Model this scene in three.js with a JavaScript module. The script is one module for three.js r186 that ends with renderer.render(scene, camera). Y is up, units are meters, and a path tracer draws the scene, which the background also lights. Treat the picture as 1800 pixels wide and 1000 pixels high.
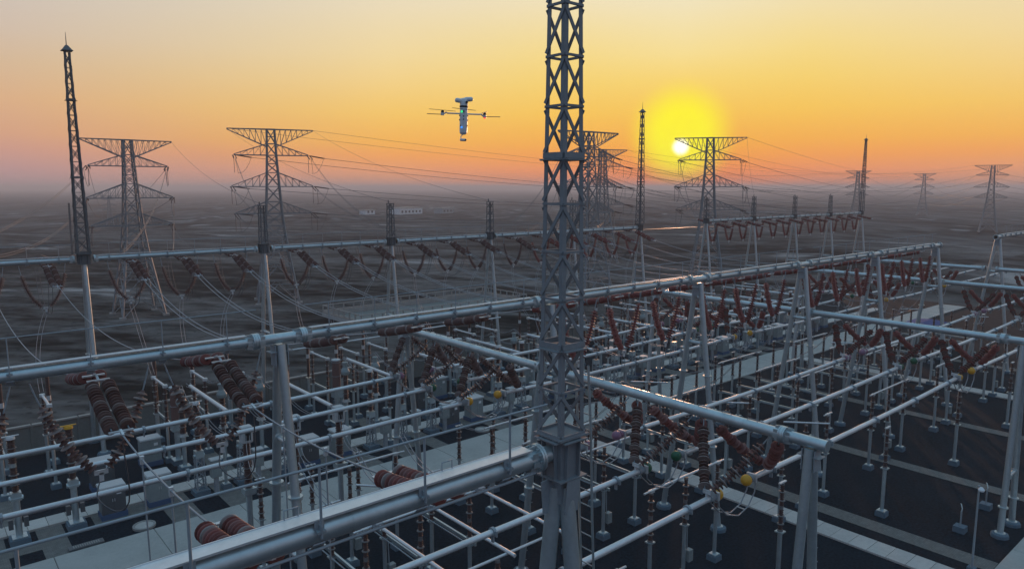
import * as THREE from 'three';
import { ImprovedNoise } from 'three/addons/math/ImprovedNoise.js';
import { RoundedBoxGeometry } from 'three/addons/geometries/RoundedBoxGeometry.js';

// ---------------------------------------------------------------- camera, sky, sun, exposure
const scene = new THREE.Scene();
const PITCH = Math.atan(170.5 / 1251), YAW = Math.atan(1473 / (1251 / Math.cos(PITCH)));
const camera = new THREE.PerspectiveCamera(2 * Math.atan(500 / 1251) * 180 / Math.PI, 1024 / 568, 0.5, 20000);
camera.position.set(0, 19.7, 0);
camera.lookAt(Math.cos(YAW) * Math.cos(PITCH), 19.7 - Math.sin(PITCH), -Math.sin(YAW) * Math.cos(PITCH));
const renderer = new THREE.WebGLRenderer({ antialias: true });
renderer.setSize(1024, 568);
renderer.toneMapping = THREE.LinearToneMapping;
renderer.toneMappingExposure = 1.0;
renderer.shadowMap.enabled = true;

const SUN = new THREE.Vector3(0.8052, 0.0541, -0.5906).normalize();
const sun = new THREE.DirectionalLight(new THREE.Color(1.0, 0.5, 0.28), 2.3);
sun.name = 'low_sun'; sun.position.copy(SUN).multiplyScalar(400); sun.castShadow = true;
Object.assign(sun.shadow.camera, { left: -160, right: 160, top: 80, bottom: -80, near: 1, far: 1200 });
sun.shadow.mapSize.set(4096, 4096); sun.shadow.radius = 2;
scene.add(sun, sun.target);

{ // a dusk sky: warm near the sun, greying sideways, blue overhead; the low sun and its glow stand in it
  const ELS = [0, 1.3, 2.5, 3.5, 5.7, 8, 10, 14, 20, 30, 50, 90];
  const AZS = [0, 9, 23, 48, 100, 180];
  const T = [
    [[228, 118, 74], [250, 142, 76], [252, 165, 70], [252, 178, 75], [252, 200, 90], [252, 215, 115], [250, 224, 150], [243, 230, 195], [222, 218, 200], [180, 193, 203], [146, 181, 207], [122, 173, 206]],
    [[214, 132, 104], [246, 152, 98], [251, 166, 85], [251, 179, 82], [251, 200, 92], [249, 212, 115], [248, 219, 138], [243, 227, 187], [218, 214, 198], [178, 192, 203], [146, 181, 207], [122, 173, 206]],
    [[202, 148, 128], [236, 160, 115], [247, 168, 95], [248, 182, 90], [248, 201, 108], [246, 211, 138], [243, 217, 160], [236, 221, 190], [208, 209, 198], [174, 190, 203], [144, 180, 207], [122, 173, 206]],
    [[172, 146, 150], [194, 152, 148], [210, 158, 140], [218, 166, 134], [222, 178, 138], [216, 186, 154], [211, 191, 172], [204, 197, 192], [178, 184, 192], [162, 184, 203], [140, 178, 207], [122, 173, 206]],
    [[120, 114, 130], [126, 119, 133], [130, 124, 137], [134, 128, 140], [138, 134, 147], [140, 138, 154], [140, 142, 160], [140, 146, 166], [132, 148, 172], [140, 170, 198], [134, 175, 207], [122, 173, 206]],
    [[96, 98, 120], [100, 102, 124], [108, 107, 128], [112, 110, 131], [116, 115, 137], [119, 121, 144], [120, 125, 150], [120, 130, 156], [116, 134, 164], [132, 165, 196], [130, 172, 206], [122, 173, 206]]];
  const lin = (c) => { c /= 255; return c <= 0.04045 ? c / 12.92 : Math.pow((c + 0.055) / 1.055, 2.4); };
  const seg = (list, v) => { let i = 0; while (i < list.length - 2 && v > list[i + 1]) i++; return [i, Math.min(1, Math.max(0, (v - list[i]) / (list[i + 1] - list[i])))]; };
  const ss = (a, b, x) => { const t = Math.min(1, Math.max(0, (x - a) / (b - a))); return t * t * (3 - 2 * t); };
  const W = 2048, H = 1024, data = new Float32Array(W * H * 4), sunEl = Math.asin(SUN.y) * 180 / Math.PI, sunAz = Math.atan2(SUN.z, SUN.x);
  for (let j = 0; j < H; j++) {
    const el = ((j + 0.5) / H - 0.5) * 180, [ei, et] = seg(ELS, Math.max(0, el));
    for (let i = 0; i < W; i++) {
      let da = ((i + 0.5) / W - 0.5) * 2 * Math.PI - sunAz; da = Math.atan2(Math.sin(da), Math.cos(da)) * 180 / Math.PI;
      const [ai, at] = seg(AZS, Math.abs(da)), o = (j * W + i) * 4, c = [0, 0, 0];
      for (let k = 0; k < 3; k++) {
        const a = T[ai][ei][k] * (1 - et) + T[ai][ei + 1][k] * et, b = T[ai + 1][ei][k] * (1 - et) + T[ai + 1][ei + 1][k] * et;
        c[k] = lin(a * (1 - at) + b * at);
      }
      if (Math.abs(da) < 10 && el > -6 && el < 14) {
        const dx = da * Math.cos(el * Math.PI / 180);
        const g = 1 - ss(1.5, 4.5, Math.hypot(dx, el - sunEl - 0.95)), d = 1 - ss(0.4, 0.7, Math.hypot(dx, el - sunEl));
        c[0] += (1.05 - c[0]) * g; c[1] += (0.93 - c[1]) * g; c[2] += (0.035 - c[2]) * g;
        c[0] += (1.7 - c[0]) * d; c[1] += (1.6 - c[1]) * d; c[2] += (1.2 - c[2]) * d;
      }
      data[o] = c[0]; data[o + 1] = c[1]; data[o + 2] = c[2]; data[o + 3] = 1;
    }
  }
  const tex = new THREE.DataTexture(data, W, H, THREE.RGBAFormat, THREE.FloatType);
  tex.mapping = THREE.EquirectangularReflectionMapping; tex.magFilter = tex.minFilter = THREE.LinearFilter; tex.needsUpdate = true;
  scene.background = tex; scene.environment = tex;
}
scene.fog = new THREE.FogExp2(new THREE.Color(1.0, 0.93, 0.91), 0.0006);

// ---------------------------------------------------------------- helpers
let seed = 7;
const rnd = () => { seed = (seed * 1664525 + 1013904223) >>> 0; return seed / 4294967296; };
const V = (x, y, z) => new THREE.Vector3(x, y, z);
const P = (X, h, D) => new THREE.Vector3(X, h, -D);            // yard coordinates: X along the gantry rows, D across them
const ORD = 'first second third fourth fifth sixth seventh eighth ninth tenth eleventh twelfth thirteenth fourteenth fifteenth sixteenth seventeenth eighteenth nineteenth twentieth twenty-first twenty-second twenty-third twenty-fourth twenty-fifth twenty-sixth twenty-seventh twenty-eighth twenty-ninth thirtieth thirty-first thirty-second thirty-third thirty-fourth thirty-fifth thirty-sixth thirty-seventh thirty-eighth thirty-ninth fortieth'.split(' ');
const taken = {};
const numbered = (n) => { const k = taken[n] = (taken[n] ?? -1) + 1; return k ? n + '_' + String(k).padStart(3, '0') : n; };
function tag(o, label, category, group, kind) {
  if (label) o.userData.label = label;
  if (category) o.userData.category = category;
  if (group) o.userData.group = group;
  if (kind) o.userData.kind = kind;
  return o;
}
function thing(name, label, category, pos = [0, 0, 0], turn = 0, group) {
  const o = new THREE.Group(); o.name = numbered(name); scene.add(o);
  o.position.set(pos[0], pos[1], pos[2]); o.rotation.y = turn;
  return tag(o, label, category, group);
}
function dup(root, pos, turn, label, group) {
  const r = root.clone(); r.name = numbered(root.name.replace(/_\d{3}$/, '')); scene.add(r);
  r.position.set(pos[0], pos[1], pos[2]); if (turn !== undefined) r.rotation.y = turn;
  r.userData = { ...root.userData }; return tag(r, label, null, group);
}
const tmpA = V(), tmpB = V(), UPV = V(0, 1, 0);
function frame(dir) { // two unit vectors across a direction
  const d = dir.clone().normalize(), s = Math.abs(d.y) > 0.95 ? V(1, 0, 0) : UPV.clone(), u = V().crossVectors(s, d).normalize(), v = V().crossVectors(d, u);
  return [u, v, d];
}
class GB { // gathers shapes into one mesh
  constructor() { this.p = []; this.n = []; this.t = []; this.i = []; }
  quad(a, b, c, d, u0 = 0, v0 = 0, uw, vh) {
    const n = V().crossVectors(tmpA.subVectors(b, a), tmpB.subVectors(d, a)).normalize(), k = this.p.length / 3;
    const w = uw ?? a.distanceTo(b), h = vh ?? a.distanceTo(d);
    for (const q of [a, b, c, d]) { this.p.push(q.x, q.y, q.z); this.n.push(n.x, n.y, n.z); }
    this.t.push(u0, v0, u0 + w, v0, u0 + w, v0 + h, u0, v0 + h); this.i.push(k, k + 1, k + 2, k, k + 2, k + 3); return this;
  }
  hex(c) { // 8 corners: bottom 0-3 counterclockwise from above, top 4-7
    const o = rnd() * 5; this.quad(c[4], c[5], c[6], c[7], o, o); this.quad(c[3], c[2], c[1], c[0], o, o);
    for (let k = 0; k < 4; k++) { const m = (k + 1) % 4; this.quad(c[k], c[m], c[m + 4], c[k + 4], o, o); } return this;
  }
  box(x, y, z, sx, sy, sz, top = 1) { // centre of the base, size; top: how the top shrinks
    const h = (q, s) => V(x + q[0] * sx / 2 * s, 0, z + q[1] * sz / 2 * s), Q = [[-1, 1], [1, 1], [1, -1], [-1, -1]];
    return this.hex([...Q.map((q) => h(q, 1).setY(y)), ...Q.map((q) => h(q, top).setY(y + sy))]);
  }
  bar(a, b, w, h, spin = 0) { // a straight bar with a rectangular section
    let [u, v] = frame(tmpA.subVectors(b, a).clone());
    if (spin) { const c = Math.cos(spin), s = Math.sin(spin), u2 = u.clone().multiplyScalar(c).addScaledVector(v, s); v = v.clone().multiplyScalar(c).addScaledVector(u, -s); u = u2; }
    const q = (o, i, j) => o.clone().addScaledVector(u, i * w / 2).addScaledVector(v, j * h / 2);
    return this.hex([q(a, -1, -1), q(a, 1, -1), q(a, 1, 1), q(a, -1, 1), q(b, -1, -1), q(b, 1, -1), q(b, 1, 1), q(b, -1, 1)]);
  }
  angle(a, b, w, t, u, v) { // an L-shaped steel angle with its heel on the line and its flanges along u and v
    const q = (o, i, j) => o.clone().addScaledVector(u, i).addScaledVector(v, j);
    const flip = V().crossVectors(u, v).dot(tmpA.subVectors(b, a)) < 0, F = (l) => { const c = [...l.map(([i, j]) => q(a, i, j)), ...l.map(([i, j]) => q(b, i, j))]; return flip ? [c[3], c[2], c[1], c[0], c[7], c[6], c[5], c[4]] : c; };
    this.hex(F([[0, 0], [w, 0], [w, t], [0, t]])); return this.hex(F([[0, t], [t, t], [t, w], [0, w]]));
  }
  tube(a, b, r0, r1 = r0, seg = 12, caps = true) {
    const [u, v, d] = frame(tmpA.subVectors(b, a).clone()), L = a.distanceTo(b), k = this.p.length / 3, o = rnd() * 5, slope = (r0 - r1) / (L || 1);
    for (let e = 0; e < 2; e++) for (let s = 0; s <= seg; s++) {
      const f = s / seg * 2 * Math.PI, c = Math.cos(f), q = Math.sin(f), r = e ? r1 : r0, m = e ? b : a, nx = u.clone().multiplyScalar(c).addScaledVector(v, q);
      this.p.push(m.x + nx.x * r, m.y + nx.y * r, m.z + nx.z * r); nx.addScaledVector(d, slope).normalize(); this.n.push(nx.x, nx.y, nx.z); this.t.push(o + s / seg * 2 * Math.PI * r0, o + e * L);
    }
    for (let s = 0; s < seg; s++) { const m = k + s, n = m + seg + 1; this.i.push(m, m + 1, n + 1, m, n + 1, n); }
    if (caps) for (let e = 0; e < 2; e++) {
      const m = e ? b : a, r = e ? r1 : r0, c0 = this.p.length / 3, sg = e ? 1 : -1; if (r < 1e-4) continue;
      this.p.push(m.x, m.y, m.z); this.n.push(d.x * sg, d.y * sg, d.z * sg); this.t.push(o, o);
      for (let s = 0; s <= seg; s++) { const f = s / seg * 2 * Math.PI, c = Math.cos(f) * r, q = Math.sin(f) * r; this.p.push(m.x + u.x * c + v.x * q, m.y + u.y * c + v.y * q, m.z + u.z * c + v.z * q); this.n.push(d.x * sg, d.y * sg, d.z * sg); this.t.push(o + c, o + q); }
      for (let s = 0; s < seg; s++) e ? this.i.push(c0, c0 + 1 + s, c0 + 2 + s) : this.i.push(c0, c0 + 2 + s, c0 + 1 + s);
    }
    return this;
  }
  path(pts, r, seg = 5) { // a round wire along points
    const k = this.p.length / 3; let u = null;
    pts.forEach((p, j) => {
      const d = tmpA.subVectors(pts[Math.min(pts.length - 1, j + 1)], pts[Math.max(0, j - 1)]).clone().normalize();
      if (!u) u = frame(d)[0]; u = u.clone().addScaledVector(d, -u.dot(d)).normalize(); const v = V().crossVectors(d, u);
      for (let s = 0; s <= seg; s++) { const f = s / seg * 2 * Math.PI, n = u.clone().multiplyScalar(Math.cos(f)).addScaledVector(v, Math.sin(f)); this.p.push(p.x + n.x * r, p.y + n.y * r, p.z + n.z * r); this.n.push(n.x, n.y, n.z); this.t.push(s / seg, j); }
    });
    for (let j = 0; j < pts.length - 1; j++) for (let s = 0; s < seg; s++) { const m = k + j * (seg + 1) + s, n = m + seg + 1; this.i.push(m, m + 1, n + 1, m, n + 1, n); }
    return this;
  }
  lathe(prof, seg = 14, at = V(), axis = UPV) { // a turned body; each piece of the profile has its own normal
    const [u, v, d] = frame(axis.clone());
    for (let j = 0; j < prof.length - 1; j++) {
      const [r0, y0] = prof[j], [r1, y1] = prof[j + 1], dr = r1 - r0, dy = y1 - y0, l = Math.hypot(dr, dy) || 1, k = this.p.length / 3;
      for (let e = 0; e < 2; e++) for (let s = 0; s <= seg; s++) {
        const f = s / seg * 2 * Math.PI, n = u.clone().multiplyScalar(Math.cos(f)).addScaledVector(v, Math.sin(f)), r = e ? r1 : r0, y = e ? y1 : y0;
        this.p.push(at.x + n.x * r + d.x * y, at.y + n.y * r + d.y * y, at.z + n.z * r + d.z * y);
        this.n.push(n.x * dy / l - d.x * dr / l, n.y * dy / l - d.y * dr / l, n.z * dy / l - d.z * dr / l); this.t.push(s / seg, y);
      }
      for (let s = 0; s < seg; s++) { const m = k + s, n = m + seg + 1; this.i.push(m, m + 1, n + 1, m, n + 1, n); }
    }
    return this;
  }
  ball(c, r, seg = 14) { const pr = []; for (let k = 0; k <= 9; k++) { const f = (k / 9 - 0.5) * Math.PI; pr.push([Math.cos(f) * r + 1e-5, Math.sin(f) * r]); } const k0 = this.p.length / 3; this.lathe(pr, seg, c); for (let k = k0; k < this.p.length / 3; k++) { const n = V(this.p[3 * k] - c.x, this.p[3 * k + 1] - c.y, this.p[3 * k + 2] - c.z).normalize(); this.n[3 * k] = n.x; this.n[3 * k + 1] = n.y; this.n[3 * k + 2] = n.z; } return this; }
  geo() {
    const g = new THREE.BufferGeometry();
    g.setAttribute('position', new THREE.Float32BufferAttribute(this.p, 3)); g.setAttribute('normal', new THREE.Float32BufferAttribute(this.n, 3)); g.setAttribute('uv', new THREE.Float32BufferAttribute(this.t, 2));
    g.setIndex(this.i); return g;
  }
  build(name, m, parent) { return put(name, this.geo(), m, parent); }
}
function put(name, g, m, parent) {
  const o = new THREE.Mesh(g, m); o.name = parent ? name : numbered(name); o.castShadow = o.receiveShadow = true; (parent ?? scene).add(o); return o;
}
function sagged(a, b, sag, n = 12) { const l = []; for (let k = 0; k <= n; k++) { const t = k / n, p = a.clone().lerp(b, t); p.y -= 4 * sag * t * (1 - t); l.push(p); } return l; }
function bez(a, c, b, n) { const l = []; for (let k = 0; k <= n; k++) { const t = k / n; l.push(a.clone().multiplyScalar((1 - t) * (1 - t)).addScaledVector(c, 2 * t * (1 - t)).addScaledVector(b, t * t)); } return l; }

// ---------------------------------------------------------------- materials
const noise = new ImprovedNoise();
const fbm = (x, y, z, o = 4) => { let s = 0, a = 0.5; for (let k = 0; k < o; k++) { s += a * noise.noise(x, y, z); x *= 2.03; y *= 2.03; a *= 0.5; } return s; };
function dataTex(n, f, srgb, rep) { // f(u, v) in 0..1 -> [r, g, b] linear-looking 0..1
  const d = new Uint8Array(n * n * 4);
  for (let j = 0; j < n; j++) for (let i = 0; i < n; i++) { const c = f(i / n, j / n), o = (j * n + i) * 4; for (let k = 0; k < 3; k++) d[o + k] = Math.max(0, Math.min(255, c[k] * 255)); d[o + 3] = 255; }
  const t = new THREE.DataTexture(d, n, n); t.wrapS = t.wrapT = THREE.RepeatWrapping; t.magFilter = THREE.LinearFilter; t.minFilter = THREE.LinearMipmapLinearFilter; t.generateMipmaps = true;
  if (srgb) t.colorSpace = THREE.SRGBColorSpace; if (rep) t.repeat.set(rep, rep); t.needsUpdate = true; return t;
}
const tile = (f) => (u, v, ...r) => { // makes a noise function of (x, y) repeat over the unit square
  const a = u * (1 - u) * 0 + u, b = v; return f(a, b, ...r) * (1 - a) * (1 - b) + f(a - 1, b, ...r) * a * (1 - b) + f(a, b - 1, ...r) * (1 - a) * b + f(a - 1, b - 1, ...r) * a * b;
};
const nz = tile((u, v, s, q, o) => fbm(u * s, v * s, q, o));
const steelTex = dataTex(256, (u, v) => { const m = nz(u, v, 5, 3, 4) * 0.26 + nz(u, v, 22, 8, 3) * 0.16, g = 0.9 + m; return [g, g, g]; }, false, 0.4);
const steelRough = dataTex(256, (u, v) => { const g = 0.68 + nz(u, v, 8, 5, 4) * 0.3; return [g, g, g]; }, false, 0.4);
const std = (c, o = {}) => new THREE.MeshStandardMaterial({ color: new THREE.Color().setRGB(...c), roughness: 0.6, metalness: 0, ...o });
const M = {
  steel: std([0.555, 0.63, 0.65], { map: steelTex, roughnessMap: steelRough, roughness: 0.6, metalness: 0.66 }),
  dull: std([0.36, 0.40, 0.43], { map: steelTex, roughness: 0.7, metalness: 0.35 }),
  nearmast: std([0.27, 0.29, 0.31], { map: steelTex, roughness: 0.7, metalness: 0.3 }),
  mast: std([0.155, 0.165, 0.175], { map: steelTex, roughness: 0.65, metalness: 0.4 }),
  alu: std([0.74, 0.76, 0.77], { map: steelTex, roughness: 0.5, metalness: 0.5 }),
  wire: std([0.33, 0.345, 0.37], { roughness: 0.55, metalness: 0.5 }),
  darkwire: std([0.12, 0.12, 0.13], { roughness: 0.6, metalness: 0.3 }),
  porcelain: new THREE.MeshPhysicalMaterial({ color: new THREE.Color().setRGB(0.17, 0.095, 0.084), roughness: 0.62, specularIntensity: 0.45 }),
  dusty: std([0.27, 0.22, 0.205], { roughness: 0.6 }),
  red: new THREE.MeshPhysicalMaterial({ color: new THREE.Color().setRGB(0.25, 0.082, 0.072), roughness: 0.62, specularIntensity: 0.45 }),
  post: new THREE.MeshPhysicalMaterial({ color: new THREE.Color().setRGB(0.075, 0.04, 0.036), roughness: 0.6, specularIntensity: 0.45 }),
  rim: std([0.17, 0.165, 0.165], { roughness: 0.6 }),
  yellow: std([0.72, 0.36, 0.025], { roughness: 0.45 }), green: std([0.015, 0.12, 0.06], { roughness: 0.45 }), purple: std([0.33, 0.17, 0.25], { roughness: 0.5 }),
  cabinet: std([0.27, 0.31, 0.31], { map: steelTex, roughness: 0.55 }), cabinetDark: std([0.11, 0.12, 0.13], { roughness: 0.45, metalness: 0.3 }),
  lid: std([0.48, 0.49, 0.49], { roughness: 0.6 }), plinth: std([0.05, 0.10, 0.19], { roughness: 0.8 }), footing: std([0.10, 0.15, 0.19], { roughness: 0.85 }),
  paper: std([0.75, 0.76, 0.76], { roughness: 0.7 }), black: std([0.02, 0.02, 0.022], { roughness: 0.5 }),
  white: std([0.72, 0.74, 0.76], { roughness: 0.4 }),
};
const matte = (c, o) => new THREE.MeshPhysicalMaterial({ color: new THREE.Color().setRGB(...c), specularIntensity: 0.25, ...o });
const concreteTex = dataTex(512, (u, v) => { const m = nz(u, v, 4, 1, 5) * 0.35 + nz(u, v, 40, 2, 3) * 0.18, g = 0.86 + m; return [g, g * 0.995, g * 0.98]; }, false, 0.12);
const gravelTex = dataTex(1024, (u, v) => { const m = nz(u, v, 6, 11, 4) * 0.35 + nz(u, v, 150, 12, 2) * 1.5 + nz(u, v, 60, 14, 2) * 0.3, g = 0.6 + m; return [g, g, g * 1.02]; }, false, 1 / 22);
const paverTex = dataTex(512, (u, v) => {
  const R = 20, row = Math.floor(v * R), uu = (u * 10 + (row % 2) * 0.5) % 1, jv = (v * R) % 1, joint = (uu < 0.06 || jv < 0.12) ? 0.6 : 1, t = 0.85 + 0.25 * noise.noise(Math.floor(u * 10 + (row % 2) * 0.5) * 3.7 % 17, row * 2.9, 4) + nz(u, v, 5, 21, 3) * 0.3;
  return [t * joint, t * joint * 0.985, t * joint * 0.96];
}, false, 0.5);
Object.assign(M, {
  road: matte([0.46, 0.445, 0.42], { map: concreteTex, roughness: 0.85 }),
  slab: matte([0.60, 0.55, 0.515], { map: concreteTex, roughness: 0.85 }), slab2: matte([0.55, 0.51, 0.48], { map: concreteTex, roughness: 0.85 }), slab3: matte([0.64, 0.59, 0.55], { map: concreteTex, roughness: 0.85 }),
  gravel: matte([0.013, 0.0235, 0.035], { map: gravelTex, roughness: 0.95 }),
  paver: matte([0.21, 0.20, 0.19], { map: paverTex, roughness: 0.9 }),
  wall: std([0.20, 0.21, 0.20], { map: concreteTex, roughness: 0.9 }), coping: std([0.38, 0.36, 0.34], { map: concreteTex, roughness: 0.9 }),
});

// ---------------------------------------------------------------- the setting: desert, gravel yard, roads, trench covers, pavers
{
  // desert colour: wind streaks across the view, dark stony ground, tufts of scrub, pale salt spots
  const desert = (x, y, near) => {
    const wx = x * 0.80 - y * 0.6, wy = x * 0.6 + y * 0.80, w = fbm(x * 0.004, y * 0.004, 5.5, 3);
    const big = fbm(wx * 0.02 + w * 2, wy * 0.0045, 1.3, 4), mid = fbm(wx * 0.07 + w * 3, wy * 0.014, 7.1, 4), tuft = fbm(wx * 0.16 + w * 5, wy * 0.05, 9.3, 4), fine = near ? fbm(wx * 0.5, wy * 0.22, 3.3, 4) : fbm(x * 0.22, y * 0.22, 3.3, 2);
    let g = 0.072 + big * 0.1 + mid * 0.13 + tuft * 0.13 + fine * (near ? 0.13 : 0.06);
    if (near) { const s = noise.noise(x * 0.9, y * 0.9, 6.1) + 0.5 * noise.noise(x * 2.1, y * 2.1, 2.1); if (s > 0.42) g *= 0.55; }
    const salt = Math.max(0, fbm(wx * 0.06 + w * 6, wy * 0.017, 12.7, 5) - 0.27) * 4; return Math.max(0.018, g + Math.min(0.2, salt * (0.6 + tuft * 2)));
  };
  const paint = (N, S, X0, Z0, near) => {
    const d = new Uint8Array(N * N * 4);
    for (let j = 0; j < N; j++) for (let i = 0; i < N; i++) { const q = desert(X0 + i / N * S, Z0 + j / N * S, near), o = (j * N + i) * 4; d[o] = Math.min(255, q * 255 * 1.02); d[o + 1] = Math.min(255, q * 255 * 0.955); d[o + 2] = Math.min(255, q * 255 * 0.92); d[o + 3] = 255; }
    const t = new THREE.DataTexture(d, N, N); t.wrapS = t.wrapT = THREE.MirroredRepeatWrapping; t.magFilter = THREE.LinearFilter; t.needsUpdate = true; return new THREE.MeshPhysicalMaterial({ map: t, roughness: 1, specularIntensity: 0 });
  };
  const S = 1600, g = new THREE.PlaneGeometry(24000, 24000, 24, 24); g.rotateX(-Math.PI / 2);
  const uv = g.attributes.uv, ps = g.attributes.position; for (let k = 0; k < uv.count; k++) uv.setXY(k, ps.getX(k) / S, ps.getZ(k) / S);
  tag(put('ground', g, paint(1024, S, 0, 0, false)), 'dark stony desert plain streaked with pale salt reaching the hazy horizon', 'ground', null, 'structure');
  const g2 = new GB(); g2.quad(P(-40, 0.004, 61), P(280, 0.004, 61), P(280, 0.004, 381), P(-40, 0.004, 381)); const m2 = g2.build('ground_strip', paint(1536, 320, -40, -381, true)), u2 = m2.geometry.attributes.uv, p2 = m2.geometry.attributes.position;
  for (let k = 0; k < 4; k++) u2.setXY(k, (p2.getX(k) + 40) / 320, (p2.getZ(k) + 381) / 320);
  tag(m2, 'dark scrubby stony ground just outside the boundary wall', 'ground', null, 'structure');
  const wg = new GB(); const wl = [[236, 212, 0.3], [262, 216, 0.9], [300, 213, 0.6], [340, 200, 0.9], [372, 188, 0.3]]; for (let k = 0; k < 4; k++) { const [a, b, w] = wl[k], [c, e, w2] = wl[k + 1]; wg.quad(P(a, 0.02, b - w), P(c, 0.02, e - w2), P(c, 0.02, e + w2), P(a, 0.02, b + w)); }
  tag(wg.build('water', new THREE.MeshPhysicalMaterial({ color: new THREE.Color().setRGB(0.03, 0.032, 0.035), roughness: 0.5 })), 'thin strip of shallow water shining orange below the sun', 'water', null, 'structure');
}
function sheet(name, x0, x1, d0, d1, y, m, parent) { const b = new GB(); b.quad(P(x0, y, d0), P(x1, y, d0), P(x1, y, d1), P(x0, y, d1), x0, d0); return b.build(name, m, parent); }
{
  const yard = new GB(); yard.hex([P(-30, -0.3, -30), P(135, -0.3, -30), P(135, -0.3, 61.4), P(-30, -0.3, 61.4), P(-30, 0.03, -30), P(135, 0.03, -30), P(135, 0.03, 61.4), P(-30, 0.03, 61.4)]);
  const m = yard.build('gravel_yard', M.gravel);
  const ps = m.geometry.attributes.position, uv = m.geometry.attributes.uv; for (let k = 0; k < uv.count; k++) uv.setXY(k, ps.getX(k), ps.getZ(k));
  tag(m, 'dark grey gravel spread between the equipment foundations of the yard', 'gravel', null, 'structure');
  // slabs: paved strips cut into separate slabs with open joints
  const slabGeo = {};
  function strip(name, label, x0, x1, d0, d1, len, alongX, y, mats, pieceName, gap = 0.02) {
    const g = new THREE.Group(); g.name = numbered(name); scene.add(g); tag(g, label, name.includes('road') ? 'road' : 'path', null, 'structure');
    const L = alongX ? x1 - x0 : d1 - d0, n = Math.round(L / len), l = L / n, key = [len, x1 - x0, d1 - d0, y, alongX].join();
    if (!slabGeo[key]) {
      slabGeo[key] = [0, 1, 2].map(() => { const b = new GB(), sx = alongX ? l - gap : x1 - x0, sz = alongX ? d1 - d0 : l - gap; b.box(0, -0.1, 0, sx, 0.1 + y - 0.02, sz).box(0, y - 0.02, 0, sx, 0.02, sz, 0.985); return b.geo(); });
    }
    for (let k = 0; k < n; k++) { const o = put(pieceName, slabGeo[key][k % 3], mats[(k * 7 + (k * k) % 5) % mats.length], g); alongX ? o.position.copy(P(x0 + l * (k + 0.5), (rnd() - 0.5) * 0.008, (d0 + d1) / 2)) : o.position.copy(P((x0 + x1) / 2, (rnd() - 0.5) * 0.008, d0 + l * (k + 0.5))); }
    return g;
  }
  strip('main_road', 'pale concrete service road of wide slabs running through the yard', -25, 133, 39.35, 43.1, 5, true, 0.12, [M.road], 'road_slab', 0.03);
  strip('front_road', 'pale concrete road corner at the lower right edge', 20, 133, 5.6, 9.95, 5, true, 0.12, [M.road], 'road_slab', 0.03);
  const SL = [M.slab, M.slab, M.slab2, M.slab, M.slab3];
  strip('trench_cover', 'row of pale cable trench slabs alongside the cabinets', -20, 120, 47.45, 48.85, 1, true, 0.16, SL, 'trench_slab');
  strip('trench_cover', 'pale cable trench slabs crossing in front of the first cross beam post', 38.4, 39.9, 10.1, 39.2, 1, false, 0.14, SL, 'trench_slab');
  strip('trench_cover', 'pale cable trench slabs crossing the yard far to the right', 77.3, 78.9, 10.1, 39.2, 1, false, 0.14, SL, 'trench_slab');
  const pav = (label, x0, x1, d0, d1, y = 0.05) => tag(sheet('brick_path', x0, x1, d0, d1, y, M.paver), label, 'path', null, 'structure');
  pav('narrow grey brick path beside the pale trench slabs at lower right', 41.15, 42.45, 10, 39.3);
  pav('narrow grey brick path in the middle of the right hand yard', 52.35, 53.55, 10, 39.3);
  pav('narrow grey brick path crossing the gravel far right', 65.4, 66.6, 10, 39.3);
  pav('narrow grey brick path crossing the gravel behind the far cross beam', 90, 91.2, 10, 39.3);
  for (let k = 0; k < 7; k++) { // pavers between the road and the cable trench, one group of strips to a bay
    const c = 3.5 + 12.5 * k, n = ORD[k];
    pav(`grey brick strip left of the ${n} group of breakers`, c - 2.0, c - 0.7, 43.1, 47.4); pav(`grey brick strip right of the ${n} group of breakers`, c + 0.8, c + 2.1, 43.1, 47.4);
    pav(`grey brick standing under cabinets of the ${n} bay`, c + 3.6, c + 8.9, 45.6, 47.4); pav(`grey brick cross strip in front of the ${n} group of breakers`, c - 0.7, c + 0.8, 44.6, 45.5);
    pav(`grey brick strip joining road and ${n} bay cabinets`, c + 7.2, c + 8.9, 43.1, 45.6);
    pav(`grey brick walk behind the trench slabs of the ${n} bay`, c - 0.9, c + 0.4, 48.9, 54);
  }
  // precast boundary wall: posts and panels, each a piece
  const w = thing('boundary_wall', 'grey precast concrete boundary wall along the far side of the yard', 'wall');
  const pg = new GB().box(0, 0, 0, 2.82, 2.15, 0.12).geo(), tg = new GB().box(0, 0, 0, 0.2, 2.2, 0.3).geo(), cg = new GB().box(0, 2.2, 0, 3.0, 0.12, 0.36, 0.97).geo();
  for (let k = 0; k < 52; k++) for (const [n, g, dx, m] of [['wall_panel', pg, 1.5, M.wall], ['wall_post', tg, 0, M.wall], ['coping', cg, 1.5, M.coping]]) { const o = put(n, g, m, w); o.position.copy(P(-24 + 3 * k + dx, 0, 61.8)); }
}

// glaze and dust differ a little from one insulator disc to the next
const shade = (m, f, d) => { const c = m.clone(); c.color.multiplyScalar(f).lerp(new THREE.Color().setRGB(0.26, 0.22, 0.205), d); return c; };
M.porcelain.userData.kin = [M.porcelain, shade(M.porcelain, 0.62, 0), shade(M.porcelain, 1.0, 0.28), shade(M.porcelain, 0.85, 0.1)];
M.red.userData.kin = [M.red, shade(M.red, 0.6, 0), shade(M.red, 0.95, 0.3), shade(M.red, 0.8, 0.08)];

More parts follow.
